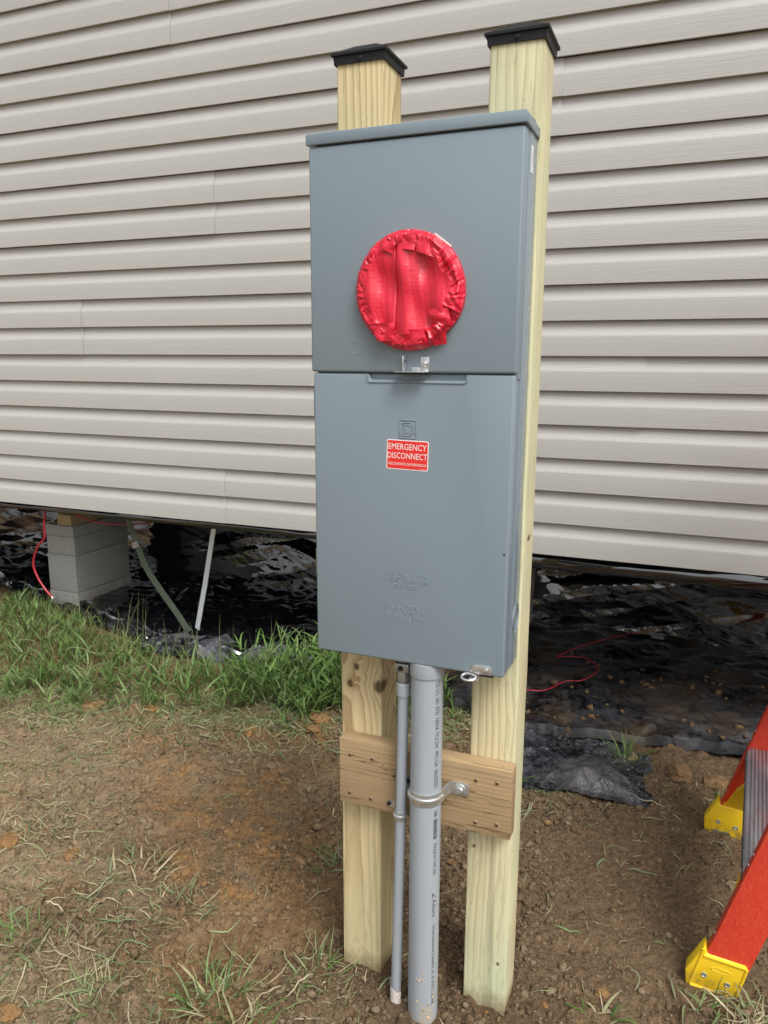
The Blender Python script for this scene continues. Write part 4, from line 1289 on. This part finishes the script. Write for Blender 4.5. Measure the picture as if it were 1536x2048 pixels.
# feet
foot_poly = [(-.002, .106), (-.036, .036), (-.032, -.004), (-.026, -.013), (.062, -.010), (.083, .078), (.080, .086), (.004, .088)]
for sgn, y_ in ((1, -.003), (-1, LW + .003)):
    mb = MB()
    a, b_ = (y_, y_ + sgn * .036)
    mb.prism(foot_poly, a, b_, 'xz', .004)
    # raised frame on the outer face
    for (p, q, w) in (((-.003, .098), (-.024, .006), .0032), ((-.024, .004), (.066, .002), .0036), ((.066, .000), (.082, .080), .003), ((-.001, .083), (.080, .081), .003)):
        mb.tube([(p[0], y_, p[1]), (q[0], y_, q[1])], w, 8)
    if sgn > 0:
        mb.lathe([(.0, .0), (.020, .0), (.0205, .0006), (.019, .0012), (.0175, .0006), (0, .0006)], 32, 0,
                 Matrix.Translation((.034, y_, .058)) @ Matrix.Rotation(R(90), 4, 'X') @ Matrix.Diagonal((1, .28, 1, 1)))
    ft = mb.build('foot', MT['yellow'], lad, smooth=35, local=True)
    for (x_, z_) in ((.002, .037), (.048, .030)):
        mb = MB(); mb.lathe([(0, 0), (.0062, 0), (.0060, .0016), (.0042, .0022), (.0036, .0008), (0, .0008)], 18, 0,
                            Matrix.Translation((x_, a if sgn > 0 else b_, z_)) @ Matrix.Rotation(R(90), 4, 'X'))
        mb.build('rivet', MT['zinc'], ft, smooth=30, local=True)
    if sgn < 0:
        mb = MB(); mb.prism(rrect(-.016, .030, .004, .0095, .0025), b_ - .0012, b_ + .001, 'xz'); mb.build('slot', MT['dullsteel'], ft, local=True)
# steps
def step(zs_, first):
    xf = K * (zs_ - .077); ya = .006 + TP * (zs_ - .05); yb = LW - ya
    sec = [(xf, zs_ - .030), (xf, zs_ - .002)]
    nr_ = 9
    for k in range(nr_):
        a = xf + .004 + .080 * k / nr_; w = .080 / nr_
        sec += [(a, zs_), (a + w * .5, zs_), (a + w * .55, zs_ - .0036), (a + w * .95, zs_ - .0036)]
    sec += [(xf + .086, zs_), (xf + .086, zs_ - .030), (xf + .083, zs_ - .030), (xf + .083, zs_ - .006), (xf + .003, zs_ - .006), (xf + .003, zs_ - .030)]
    mb = MB(); mb.prism(sec, ya, yb, 'xz')
    mb.build('step', MT['tread'], lad, smooth=0, local=True)
    mb = MB(); mb.box((xf - .0022, ya + .002, zs_ - .031), (xf - .0002, yb - .002, zs_ - .001), .0006)
    lip = mb.build('step_lip', MT['frontlip'], lad, smooth=30, local=True)
    for y_ in (ya + .05, ya + .19, yb - .19, yb - .05):
        mb = MB(); mb.lathe([(0, 0), (.0038, 0), (.003, .0014), (0, .0018)], 12, 0, Matrix.Translation((xf - .002, y_, zs_ - .012)) @ Matrix.Rotation(R(-90), 4, 'Y'))
        mb.build('rivet', MT['steel'], lip, smooth=40, local=True)
MT['frontlip'] = plain("dark_aluminium", (.085, .088, .10), .38, .6, 40, .2, .1, 200)
for i in range(5): step(.272 + .30 * i, i == 0)
# yellow knee braces from rail to first step
for sgn, y0_ in ((1, .008), (-1, LW - .008)):
    V, F = ribbon([(.040, y0_ + sgn * .020, .090), (.062, y0_ + sgn * .06, .160), (.084, y0_ + sgn * .15, .236)], .044, .004, (1, 0, -.28))
    mb = MB(); mb.add(V, F)
    V, F = ribbon([(.020, y0_ + sgn * .020, .095), (.042, y0_ + sgn * .06, .165), (.064, y0_ + sgn * .15, .241)], .004, .014, (1, 0, -.28)); mb.add(V, F)
    mb.build('knee_brace', MT['yellow'], lad, smooth=30, local=True)
# rear legs, spreaders, top (outside the frame, to complete it)
zt = .077 + 1.66
xt = K * 1.66
for y_ in (.07, LW - .07):
    mb = MB(); mb.tube([(xt + .10, y_ + (.01 if y_ < .3 else -.01), zt - .02), (1.02, y_ - (.05 if y_ < .3 else -.05), .02)], .022, 8)
    mb.build('rear_leg', MT['redfib'], lad, local=True)
    mb = MB(); mb.box((.985, y_ - (.085 if y_ < .3 else -.015), -.012), (1.055, y_ + (.015 if y_ < .3 else .085), .06), .006); mb.build('rear_foot', MT['yellow'], lad, local=True)
for z_ in (.35, .75, 1.15, 1.5):
    f_ = (z_ - .02) / (zt - .04); x_ = 1.02 + (xt + .10 - 1.02) * f_
    mb = MB(); mb.box((x_ - .004, .03 + .03 * f_, z_ - .018), (x_ + .004, LW - .03 - .03 * f_, z_ + .018), .001); mb.build('rear_bar', MT['steel'], lad, local=True)
mb = MB(); mb.box((xt - .03, .045, zt - .01), (xt + .17, LW - .045, zt + .05), .012); mb.build('top_cap', MT['yellow'], lad, local=True)

# ================================================================ SOIL CRUMBS AND CLODS
def ico(sub):
    bm = bmesh.new(); bmesh.ops.create_icosphere(bm, subdivisions=sub, radius=1)
    bm.verts.index_update()
    v = np.array([p.co[:] for p in bm.verts]); f = np.array([[q.index for q in p.verts] for p in bm.faces]); bm.free()
    return v, f
ICO_V, ICO_F = ico(2)
ICO1_V, ICO1_F = ico(1)
def rand_rot(n, rg):
    q = rg.normal(size=(n, 4)); q /= np.linalg.norm(q, axis=1)[:, None]
    w, x, y, z = q.T
    return np.stack([1 - 2 * (y * y + z * z), 2 * (x * y - z * w), 2 * (x * z + y * w), 2 * (x * y + z * w), 1 - 2 * (x * x + z * z), 2 * (y * z - x * w),
                     2 * (x * z - y * w), 2 * (y * z + x * w), 1 - 2 * (x * x + y * y)], -1).reshape(n, 3, 3)
def lumps(px, py, size, rg, base, sink=.35, tint=None):
    BV, BF = base
    n = len(px); nv = len(BV)
    sc_ = size[:, None] * np.stack([rg.uniform(.75, 1.3, n), rg.uniform(.75, 1.3, n), rg.uniform(.6, 1.0, n)], -1)
    jit = rg.uniform(.68, 1.32, (n, nv, 1))
    V = np.einsum('nij,nvj->nvi', rand_rot(n, rg), BV[None] * jit) * sc_[:, None, :]
    z = gh(px, py)
    V += np.stack([px, py, z + size * (1 - sink * 2) * .55], -1)[:, None, :]
    F = (BF[None] + (np.arange(n) * nv)[:, None, None]).reshape(-1, 3)
    T = np.repeat(tint, nv, 0)
    return V.reshape(-1, 3), F, T
def scatter(n, rg, x0, x1, y0, y1, dens):
    out = np.zeros((0, 2))
    while len(out) < n:
        p = np.stack([rg.uniform(x0, x1, n * 3), rg.uniform(y0, y1, n * 3)], -1)
        k = rg.uniform(0, 1, len(p)) < np.clip(dens(p[:, 0], p[:, 1]), 0, 1)
        out = np.concatenate([out, p[k]])
    return out[:n]
def in_solid(x, y, pad=.0):
    a = (x > .008 - pad) & (x < .098 + pad) & (y > .0956 - pad) & (y < .185 + pad)
    b_ = (x > .283 - pad) & (x < .373 + pad) & (y > .0956 - pad) & (y < .185 + pad)
    c = (np.hypot(x - .2175, y - .03) < .031 + pad) | (np.hypot(x - .1565, y - .035) < .011 + pad)
    l1 = (x > .715 - pad) & (x < .85 + pad) & (y > .312 - pad) & (y < .37 + pad)
    l2 = (x > .74 - pad) & (x < .9 + pad) & (y > .93 - pad) & (y < .98 + pad)
    return a | b_ | c | l1 | l2
def d_crumb(x, y):
    till = sstep(-.25, .4, fbm(x * 2.6, y * 2.6, 61, 3) + .15)
    g = sstep(1.25, .95, y + .35 * np.clip(-x - .8, 0, 2) * .9)
    near = 1.2 * sstep(.17, .05, np.hypot(x - .06, y - .14)) + 1.2 * sstep(.17, .05, np.hypot(x - .33, y - .14)) + .8 * sstep(.12, .03, np.hypot(x - .2, y - .02))
    return (.30 + .70 * till ** 2 + near) * g * (1 - in_solid(x, y, .004)) * (1 - .85 * sstep(.36, .5, x) * sstep(.2, .4, y) * sstep(1.02, .9, y))
rg = np.random.default_rng(3)
N1 = 34000
p = scatter(N1, rg, -1.9, 1.1, -.42, 1.3, d_crumb)
size = np.clip(np.exp(rg.normal(math.log(.0031), .5, N1)), .0014, .012)
o, d, pl = soil_masks(p[:, 0], p[:, 1])
o = np.clip(o * .9 + (rg.uniform(0, 1, N1) < .015) * .6, 0, 1)
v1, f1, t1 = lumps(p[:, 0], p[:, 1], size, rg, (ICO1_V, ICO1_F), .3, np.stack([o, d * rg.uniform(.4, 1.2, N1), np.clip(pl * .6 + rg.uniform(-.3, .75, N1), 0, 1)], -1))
cr = np_mesh('soil_crumbs', v1, f1, MT['soil'], tint=t1, kind='stuff', smooth=0)
N2 = 900
p = scatter(N2, rg, -1.8, 1.0, -.4, 1.15, d_crumb)
size = np.clip(np.exp(rg.normal(math.log(.0088), .3, N2)), .006, .017)
o, d, pl = soil_masks(p[:, 0], p[:, 1])
v2, f2, t2 = lumps(p[:, 0], p[:, 1], size, rg, (ICO_V, ICO_F), .62, np.stack([np.clip(o, 0, 1), d * rg.uniform(.2, 1.2, N2), np.clip(pl * .6 + rg.uniform(-.1, .5, N2), 0, 1)], -1))
v2 = v2 + (.0030 * perlin(v2[:, 0] * 140, (v2[:, 1] + v2[:, 2]) * 140, 5))[:, None] * np.array([.6, .6, 1.])
np_mesh('soil_lumps', v2, f2, MT['soil'], tint=t2, kind='stuff', smooth=30)
# mud on the plastic at the right
p = scatter(200, rg, .0, 1.25, 1.3, 2.1, lambda x, y: sstep(-.1, .5, fbm(x * 4, y * 4, 18, 3) + .1))
size = np.clip(np.exp(rg.normal(math.log(.0055), .6, len(p))), .002, .018)
vm, fm, tm = lumps(p[:, 0], p[:, 1], size, rg, (ICO1_V, ICO1_F), .3, np.stack([rg.uniform(0, .25, len(p)), rg.uniform(.6, 1.2, len(p)), rg.uniform(0, .1, len(p))], -1))
vm[:, 2] = vm[:, 2] - np.repeat(gh(p[:, 0], p[:, 1]), len(ICO1_V)) + np.repeat(base_h(p[:, 0], p[:, 1]) + .034, len(ICO1_V))
np_mesh('mud_crumbs', vm, fm, MT['soil'], tint=tm, kind='stuff', smooth=180)

def clod(x, y, s, label, tint, name='clay_clod', group='loose clods of clay', sink=.4, flat=.6, n=1):
    seed = int(abs(x * 997 + y * 131) * 10) % 9999
    rg2 = np.random.default_rng(seed)
    BV, BF = ico(3)
    V = BV.copy()
    for fr, am in ((1.6, .22), (3.7, .17), (8., .13), (17., .09)):
        V = V * (1 + am * perlin(BV[:, 0] * fr + seed, (BV[:, 1] + BV[:, 2] * .7) * fr, seed % 77) + am * .6 * perlin(BV[:, 2] * fr + seed, BV[:, 1] * fr, 3))[:, None]
    V = V * np.array([1.15, .95, flat]) * s
    a = rg2.uniform(0, 6.28); c_, s_ = math.cos(a), math.sin(a)
    V = V @ np.array([[c_, -s_, 0], [s_, c_, 0], [0, 0, 1]]).T
    loc = np.array([x, y, float(gh(np.array([x]), np.array([y]))[0]) + s * flat * (1 - 2 * sink)])
    o = np_mesh(name, V, BF, MT['soil'], tint=np.tile(np.array(tint), (len(V), 1)), smooth=40)
    o.location = loc
    return tag(o, label, 'clod', group)
OR = (.62, .1, .3)
BRN = (.05, .25, .35)
clod(-.548, 1.09, .040, 'largest bright orange clay clod at the grass edge left of the yellowish post', OR)
clod(-.52, .985, .024, 'small orange clod just in front of the largest orange clod', OR)
clod(-.735, .925, .034, 'flat pale orange clod at the grass edge, left of the largest orange clod', (.9, 0, .35), flat=.5)
clod(-1.40, .86, .035, 'orange clod among pale clippings at the left grass edge', OR, flat=.5)
clod(-1.17, .915, .028, 'orange clod partly hidden in grass near the left grass edge', (.85, 0, .2), flat=.5)
clod(-1.035, .125, .034, 'orange and brown layered clod at the far left picture edge', (.7, .1, .2))
clod(-.83, .155, .022, 'small orange brown clod beside the clippings at the left', (.6, .1, .2))
clod(-.50, .212, .017, 'small round orange clod in bare soil left of the yellowish post', OR)
clod(-.325, .196, .014, 'little orange clod in dark crumbs nearest the yellowish post', OR)
clod(-.575, -.285, .024, 'orange clod at the bottom left corner of the picture', OR)
clod(-.77, -.03, .026, 'greyish brown rounded clod between grass clippings at lower left', BRN, 'soil_clod', 'loose brown soil clods')
clod(-.86, .35, .032, 'flat brown slab of soil among clippings at the left', BRN, 'soil_clod', 'loose brown soil clods', flat=.4)
clod(.69, 1.19, .040, 'big tan clod beside the plastic edge left of the ladder', (.45, .1, .3), 'soil_clod', 'loose brown soil clods', flat=.75)
clod(.80, 1.20, .034, 'tan clod touching the ladder side of the biggest tan clod', (.4, .15, .25), 'soil_clod', 'loose brown soil clods')
clod(.545, 1.255, .026, 'pale stone coloured clod behind the lone grass tuft', (.1, .0, .9), 'soil_clod', 'loose brown soil clods')
clod(.385, 1.02, .017, 'small orange clod lying on the crumpled black plastic flap', OR, sink=-.9)
clod(.555, .225, .014, 'small orange clod in bare soil left of the front ladder foot', OR)

# ================================================================ GRASS
def ribbons(P, W, side, tint, tip=True):
    """P: n x s x 3 centre lines, W: n x s widths, side: n x s x 3 width directions"""
    n, s, _ = P.shape
    L = P - side * W[..., None] / 2; Rr = P + side * W[..., None] / 2
    V = np.stack([L, Rr], 2).reshape(-1, 3)
    i = np.arange(n)[:, None] * (2 * s) + np.arange(s - 1)[None] * 2
    F = np.stack([i, i + 1, i + 3, i + 2], -1).reshape(-1, 4)
    return V, F, np.repeat(tint, 2 * s, 0)
def blades(x, y, z, L, w, head, lean, droop, tint, rg, s=6, twist=.5):
    n = len(x)
    t = np.linspace(0, 1, s)[None]
    th = lean[:, None] + droop[:, None] * t ** 1.3                       # angle from vertical grows along the blade
    dx = np.sin(th); dz = np.cos(th)
    st_ = (L[:, None] / (s - 1))
    rx = np.concatenate([np.zeros((n, 1)), np.cumsum(dx[:, :-1] * st_, 1)], 1)
    rz = np.concatenate([np.zeros((n, 1)), np.cumsum(dz[:, :-1] * st_, 1)], 1)
    hd = head[:, None] + twist * (rg.uniform(-1, 1, (n, 1))) * t
    P = np.stack([x[:, None] + rx * np.cos(hd), y[:, None] + rx * np.sin(hd), z[:, None] + rz], -1)
    W = w[:, None] * np.clip(np.minimum(.55 + 2.2 * t, 1.0) * (1 - t ** 2.2) + .03, 0, 1)
    sd_ = head[:, None] + np.pi / 2 + .8 * (rg.uniform(-1, 1, (n, 1))) * np.ones_like(t)
    side = np.stack([np.cos(sd_), np.sin(sd_), .35 * rg.uniform(-1, 1, (n, 1)) * np.ones_like(t)], -1)
    return ribbons(P, W, side, tint)
def join(parts):
    V = []; F = []; T = []; n = 0
    for v, f, t in parts: V.append(v); F.append(f + n); T.append(t); n += len(v)
    return np.concatenate(V), np.concatenate(F), np.concatenate(T)
GREENS = np.array([(.095, .185, .045), (.125, .225, .058), (.07, .145, .036), (.165, .26, .085), (.21, .28, .12)])
PALE = np.array([(.36, .35, .20), (.43, .38, .23), (.27, .31, .15), (.46, .40, .26), (.20, .27, .12), (.54, .47, .32)])
def pick(pal, n, rg, var=.18, w=None):
    c = pal[rg.choice(len(pal), n, p=w)] * rg.uniform(1 - var, 1 + var, (n, 1))
    return c
FX = [-2.6, -1.75, -1.66, -1.375, -1.12, -.845, -.59, -.46, -.2, .0, .12]
FY = [.75, .66, .69, .76, .87, .93, .92, 1.02, 1.12, 1.28, 1.4]
BX = [-3.3, -3.16, -2.58, -2.2, -1.63, -1.26, -1.0, -.79, -.3, .1]
BY = [1.96, 1.92, 1.76, 1.62, 1.42, 1.37, 1.42, 1.46, 1.42, 1.38]
def band(x, y, soft=.10):
    f = np.interp(x, FX, FY) + .10 * fbm(x * 5, y * 5, 7, 3); b_ = np.interp(x, BX, BY)
    ragged = .30 + .70 * sstep(-.35, .25, fbm(x * 5.5, y * 5.5, 29, 3) + .8 * (y - f) - .05)
    return ragged * sstep(-soft * .3, soft, y - f) * sstep(-.02, .06, b_ - y) * sstep(.08, -.12, x)
def weed(n_pl, rg, dens, x0, x1, y0, y1, hmin, hmax, pal, wleaf=(.004, .0085), leaves=(4, 8), pw=None):
    """stems with alternate leaves, as crab grass grows"""
    p = scatter(n_pl, rg, x0, x1, y0, y1, dens)
    x, y = p.T; z = gh(x, y) - .004
    H = rg.uniform(hmin, hmax, n_pl)
    if x1 > .05 and x0 < -2: H = H * (1 - .45 * sstep(.22, .05, np.interp(x, BX, BY) - y) * sstep(-.85, -1.05, x))
    head = rg.uniform(0, 2 * np.pi, n_pl)
    ln = rg.uniform(.05, .75, n_pl)
    parts = []
    tint = pick(pal, n_pl, rg, w=pw)
    parts.append(blades(x, y, z, H, np.full(n_pl, .0022), head, ln, rg.uniform(.0, .5, n_pl), tint * np.array([1.15, 1.0, .95]), rg, 5, .2))
    k = rg.integers(leaves[0], leaves[1], n_pl)
    idx = np.repeat(np.arange(n_pl), k)
    m = len(idx)
    f = rg.uniform(.12, 1.0, m)
    lx = x[idx] + np.sin(ln[idx] * 1.1) * H[idx] * f * np.cos(head[idx]); ly = y[idx] + np.sin(ln[idx] * 1.1) * H[idx] * f * np.sin(head[idx]); lz = z[idx] + np.cos(ln[idx]) * H[idx] * f * .97
    LL = rg.uniform(.035, .11, m) * (H[idx] / hmax * .6 + .55)
    parts.append(blades(lx, ly, lz, LL, rg.uniform(*wleaf, m), rg.uniform(0, 2 * np.pi, m), rg.uniform(.35, 1.1, m), rg.uniform(.3, 1.3, m),
                        np.clip(tint[idx] * rg.uniform(.8, 1.25, (m, 1)), 0, 1), rg, 6, .4))
    return join(parts)
rg = np.random.default_rng(5)
parts = [weed(820, rg, lambda x, y: band(x, y, .2) * sstep(-.7, .25, fbm(x * 4, y * 4, 14, 3)), -2.7, .1, .6, 2.0, .045, .145, GREENS, pw=[.24, .26, .14, .22, .14]),
         weed(420, rg, lambda x, y: band(x, y) * sstep(-1.15, -.7, x) * sstep(-.02, .2, y - np.interp(x, FX, FY) - .12), -1.2, .1, .8, 1.7, .12, .23, GREENS, (.006, .010), (4, 8), [.35, .35, .15, .12, .03])]
n = 4600
p = scatter(n, rg, -2.7, .1, .6, 2.0, lambda x, y: band(x, y, .26))
parts.append(blades(p[:, 0], p[:, 1], gh(p[:, 0], p[:, 1]) - .003, rg.uniform(.02, .08, n), rg.uniform(.0014, .0038, n), rg.uniform(0, 6.28, n), rg.uniform(.2, 1.5, n), rg.uniform(.2, 1.2, n),
                    pick(np.concatenate([GREENS, PALE]), n, rg, w=np.array([.14, .16, .07, .13, .12, .08, .08, .08, .04, .07, .03])), rg))
# brownish dry patch at the far left
n = 1900
p = scatter(n, rg, -2.7, -.6, .8, 1.9, lambda x, y: band(x, y, .2) * (sstep(-1.3, -1.7, x) * .8 + .35 * sstep(.0, .35, fbm(x * 3.5, y * 3.5, 33, 2) + .1)))
parts.append(blades(p[:, 0], p[:, 1], gh(p[:, 0], p[:, 1]), rg.uniform(.06, .16, n), rg.uniform(.0015, .003, n), rg.uniform(0, 6.28, n), rg.uniform(.3, 1.2, n), rg.uniform(.1, .9, n),
                    pick(np.array([(.24, .17, .08), (.30, .22, .11), (.18, .15, .06)]), n, rg), rg))
# thin seed stalks standing in front of the plastic
n = 110
p = scatter(n, rg, -2.2, -.35, 1.1, 1.8, lambda x, y: band(x, y) * sstep(.3, .1, np.interp(x, BX, BY) - y))
parts.append(blades(p[:, 0], p[:, 1], gh(p[:, 0], p[:, 1]), rg.uniform(.14, .32, n), rg.uniform(.0014, .0024, n), rg.uniform(0, 6.28, n), rg.uniform(.0, .35, n), rg.uniform(.0, .5, n),
                    pick(np.array([(.22, .28, .11), (.30, .31, .15)]), n, rg), rg, 7, .2))
v, f, t = join(parts)
np_mesh('grass', v, f, MT['grass'], tint=t, kind='stuff', smooth=180)

# mown clippings and straw lying on the soil
def lying(p, L, w, tint, rg, lift=.004, s=7, curl=1.5, arch=.010):
    n = len(p)
    t = np.linspace(0, 1, s)[None]
    h0 = rg.uniform(0, 2 * np.pi, n)[:, None]; cu = rg.normal(0, curl * .45, (n, 1))
    hd = h0 + cu * t + .45 * rg.normal(0, 1, (n, 1)) * (t > rg.uniform(.2, .8, (n, 1)))
    st_ = L[:, None] / (s - 1)
    x = p[:, 0:1] + np.concatenate([np.zeros((n, 1)), np.cumsum(np.cos(hd[:, :-1]) * st_, 1)], 1)
    y = p[:, 1:2] + np.concatenate([np.zeros((n, 1)), np.cumsum(np.sin(hd[:, :-1]) * st_, 1)], 1)
    z = gh(x, y)
    tl = rg.normal(0, .09, (n, 1)) * L[:, None]
    z = np.maximum(z, np.mean(z, 1, keepdims=True) - .004) + lift * rg.uniform(.2, 1.6, (n, 1)) + np.abs(tl) * (t if True else 0) + arch * rg.uniform(-.1, 1, (n, 1)) * np.sin(t * np.pi) * (L[:, None] / .08)
    P = np.stack([x, y, z], -1)
    W = w[:, None] * np.clip(np.minimum(.5 + 3 * t, 1) * (1 - t ** 3) + .05, 0, 1)
    rl = rg.uniform(-1.0, 1.0, (n, 1)) * np.ones_like(t) + rg.normal(0, .8, (n, 1)) * t
    side = np.stack([-np.sin(hd) * np.cos(rl), np.cos(hd) * np.cos(rl), np.sin(rl)], -1)
    return ribbons(P, W, side, tint)
def d_clip(x, y):
    f = np.interp(x, FX, FY)
    a = sstep(.30, .0, np.abs(y - f - .02)) * .95                                             # fringe below the grass
    left = sstep(-.66, -1.1, x + .45 * (y - .3)) * sstep(1.1, .7, y) * .5
    bot = sstep(.06, -.16, y + .25 * (x + .1)) * sstep(.35, -.1, x) * .5
    foot = sstep(.22, .05, np.hypot(x - .06, y - .02)) * .35
    br = sstep(.22, .03, np.hypot(x - .86, y - .22)) * .8
    mid = .05 + .0 * x
    right = .06 * sstep(.3, .5, x) + .22 * sstep(.2, .0, np.abs(y - 1.02)) * sstep(.3, .6, x)
    behind = .35 * sstep(.3, .1, np.hypot(x - .12, y - .9))
    patch = sstep(-.35, .35, fbm(x * 5, y * 5, 44, 3))
    return (np.maximum.reduce([a * sstep(.15, -.1, x), left, bot, foot, br, mid, right, behind])) * (.08 + .92 * patch) * (1 - in_solid(x, y, .012))
rg = np.random.default_rng(8)
n = 5600
p = scatter(n, rg, -1.9, 1.05, -.42, 1.35, d_clip)
L = np.clip(np.exp(rg.normal(math.log(.034), .5, n)), .010, .13)
tt = pick(PALE, n, rg, .25, [.22, .18, .2, .1, .22, .08])
v, f, t = lying(p, L, rg.uniform(.0009, .0028, n), tt, rg)
n2 = 330
p2 = scatter(n2, rg, -1.7, 1.05, -.42, 1.2, d_clip)
v2, f2, t2 = lying(p2, rg.uniform(.05, .13, n2), rg.uniform(.003, .006, n2), pick(np.array([(.18, .24, .11), (.22, .27, .15), (.30, .32, .19), (.15, .20, .10)]), n2, rg), rg, curl=1.2)
n3 = 2600
p3 = scatter(n3, rg, -1.9, 1.05, -.42, 1.3, lambda x, y: (.35 + .65 * sstep(-.3, .4, fbm(x * 4, y * 4, 48, 3))) * (1 - in_solid(x, y, .012)) * sstep(1.25, 1.1, y))
v3, f3, t3 = lying(p3, rg.uniform(.008, .03, n3), rg.uniform(.0006, .0014, n3), pick(np.array([(.50, .42, .28), (.40, .33, .2), (.32, .28, .15)]), n3, rg), rg, .002, 4)
n4 = 5200
p4 = scatter(n4, rg, -2.2, .05, .5, 1.5, lambda x, y: sstep(-.16, .06, y - np.interp(x, FX, FY)) * sstep(.36, .16, y - np.interp(x, FX, FY)) * sstep(.1, -.1, x) * (.2 + .8 * sstep(-.3, .3, fbm(x * 6, y * 6, 52, 3))))
v4, f4, t4 = lying(p4, rg.uniform(.015, .06, n4), rg.uniform(.0012, .0036, n4), pick(np.array([(.20, .27, .11), (.28, .33, .16), (.36, .36, .2), (.15, .22, .08), (.44, .40, .26)]), n4, rg), rg, .008, 6, 1.6, .022)
v, f, t = join([(v, f, t), (v2, f2, t2), (v3, f3, t3), (v4, f4, t4)])
np_mesh('grass_clippings', v, f, MT['grass'], tint=t, kind='stuff', smooth=180)

# single tufts
def tuft(x, y, n, h, spread, pal, label, seed, w=(.002, .005), lean=(.1, 1.1), flatn=0):
    rg = np.random.default_rng(seed)
    a = rg.uniform(0, 6.28, n); rr = spread * np.sqrt(rg.uniform(0, 1, n))
    px, py = rr * np.cos(a), rr * np.sin(a)
    z0 = float(gh(np.array([x]), np.array([y]))[0])
    z = gh(px + x, py + y) - z0 - .004
    head = np.arctan2(py, px) + rg.normal(0, .7, n)
    parts = [blades(px, py, z, h * rg.uniform(.45, 1.1, n), rg.uniform(*w, n), head, rg.uniform(*lean, n), rg.uniform(.2, 1.3, n), pick(pal, n, rg, .2), rg, 7)]
    if flatn:
        k = flatn
        q = np.stack([rg.normal(0, spread, k), rg.normal(0, spread, k)], -1)
        vv, ff, tt_ = lying(q + np.array([x, y]), rg.uniform(.04, .11, k), rg.uniform(.0015, .004, k), pick(PALE, k, rg), rg)
        vv = vv - np.array([x, y, z0]); parts.append((vv, ff, tt_))
    v, f, t = join(parts)
    o = np_mesh('grass_tuft', v, f, MT['grass'], tint=t, smooth=180)
    o.location = (x, y, z0)
    return tag(o, label, 'grass tuft', 'grass tufts growing in the bare soil')
MIX = np.concatenate([GREENS[:4], PALE[:3], PALE[4:5]])
DRY = np.concatenate([PALE, GREENS[3:]])
tuft(.525, 1.225, 26, .13, .022, GREENS, 'lone green grass tuft beside the crumpled plastic flap', 1, (.004, .008), (.1, 1.0))
tuft(-.20, -.10, 60, .11, .07, MIX, 'tall pale grass tuft at the bottom, left of the conduits', 2, (.0025, .006), (.1, 1.0), 20)
tuft(-.09, -.16, 30, .09, .04, MIX, 'broad leaved grass tuft at the bottom edge nearest the thick conduit', 12, (.004, .008), (.1, 1.2), 10)
tuft(-.44, .09, 36, .07, .06, DRY, 'straggly grass tuft in bare soil halfway to the left', 3, (.0025, .005), (.3, 1.3), 20)
tuft(-.70, -.12, 60, .07, .055, GREENS, 'dense green grass clump at the left picture edge', 4, (.002, .004), (.1, 1.1), 20)
tuft(-.57, -.12, 40, .06, .07, DRY, 'yellowish dry grass tuft at the lower left beside the green clump', 5, (.002, .0035), (.3, 1.3), 40)
tuft(-.43, -.20, 50, .07, .06, DRY, 'yellow green grass tuft at the bottom edge at left', 6, (.002, .004), (.2, 1.3), 30)
tuft(-.035, .045, 40, .075, .045, MIX, 'grass tuft against the left side of the yellowish post foot', 7, (.002, .0045), (.2, 1.2), 24)
tuft(-.14, .37, 34, .09, .045, MIX, 'dark grass tuft behind bare soil left of the yellowish post', 8, (.002, .0045), (.3, 1.2), 10)
tuft(.87, .245, 50, .09, .06, DRY, 'pale grass tuft beside the front ladder foot', 9, (.003, .006), (.4, 1.3), 40)
tuft(.76, .245, 10, .10, .02, MIX, 'few green blades in front of the yellow ladder foot', 10, (.004, .007), (.0, .7), 4)
tuft(.56, .155, 16, .07, .03, MIX, 'small leaning grass tuft in the soil between right post and ladder', 11, (.004, .007), (.4, 1.2), 8)
tuft(-.98, .20, 50, .06, .08, DRY, 'flattened pale grass tuft at the left near the layered clod', 13, (.002, .0035), (.5, 1.4), 50)
tuft(-.60, .16, 44, .09, .07, DRY, 'long bladed pale grass tuft among clippings left of bare soil', 14, (.003, .006), (.5, 1.4), 40)
tuft(.155, .95, 40, .10, .06, GREENS, 'green grass tuft showing between the conduits and the right post', 15, (.003, .006), (.1, 1.0), 10)
tuft(.82, 1.10, 24, .07, .03, GREENS, 'small green grass tuft behind the far ladder foot', 16, (.002, .004), (.2, 1.2), 10)
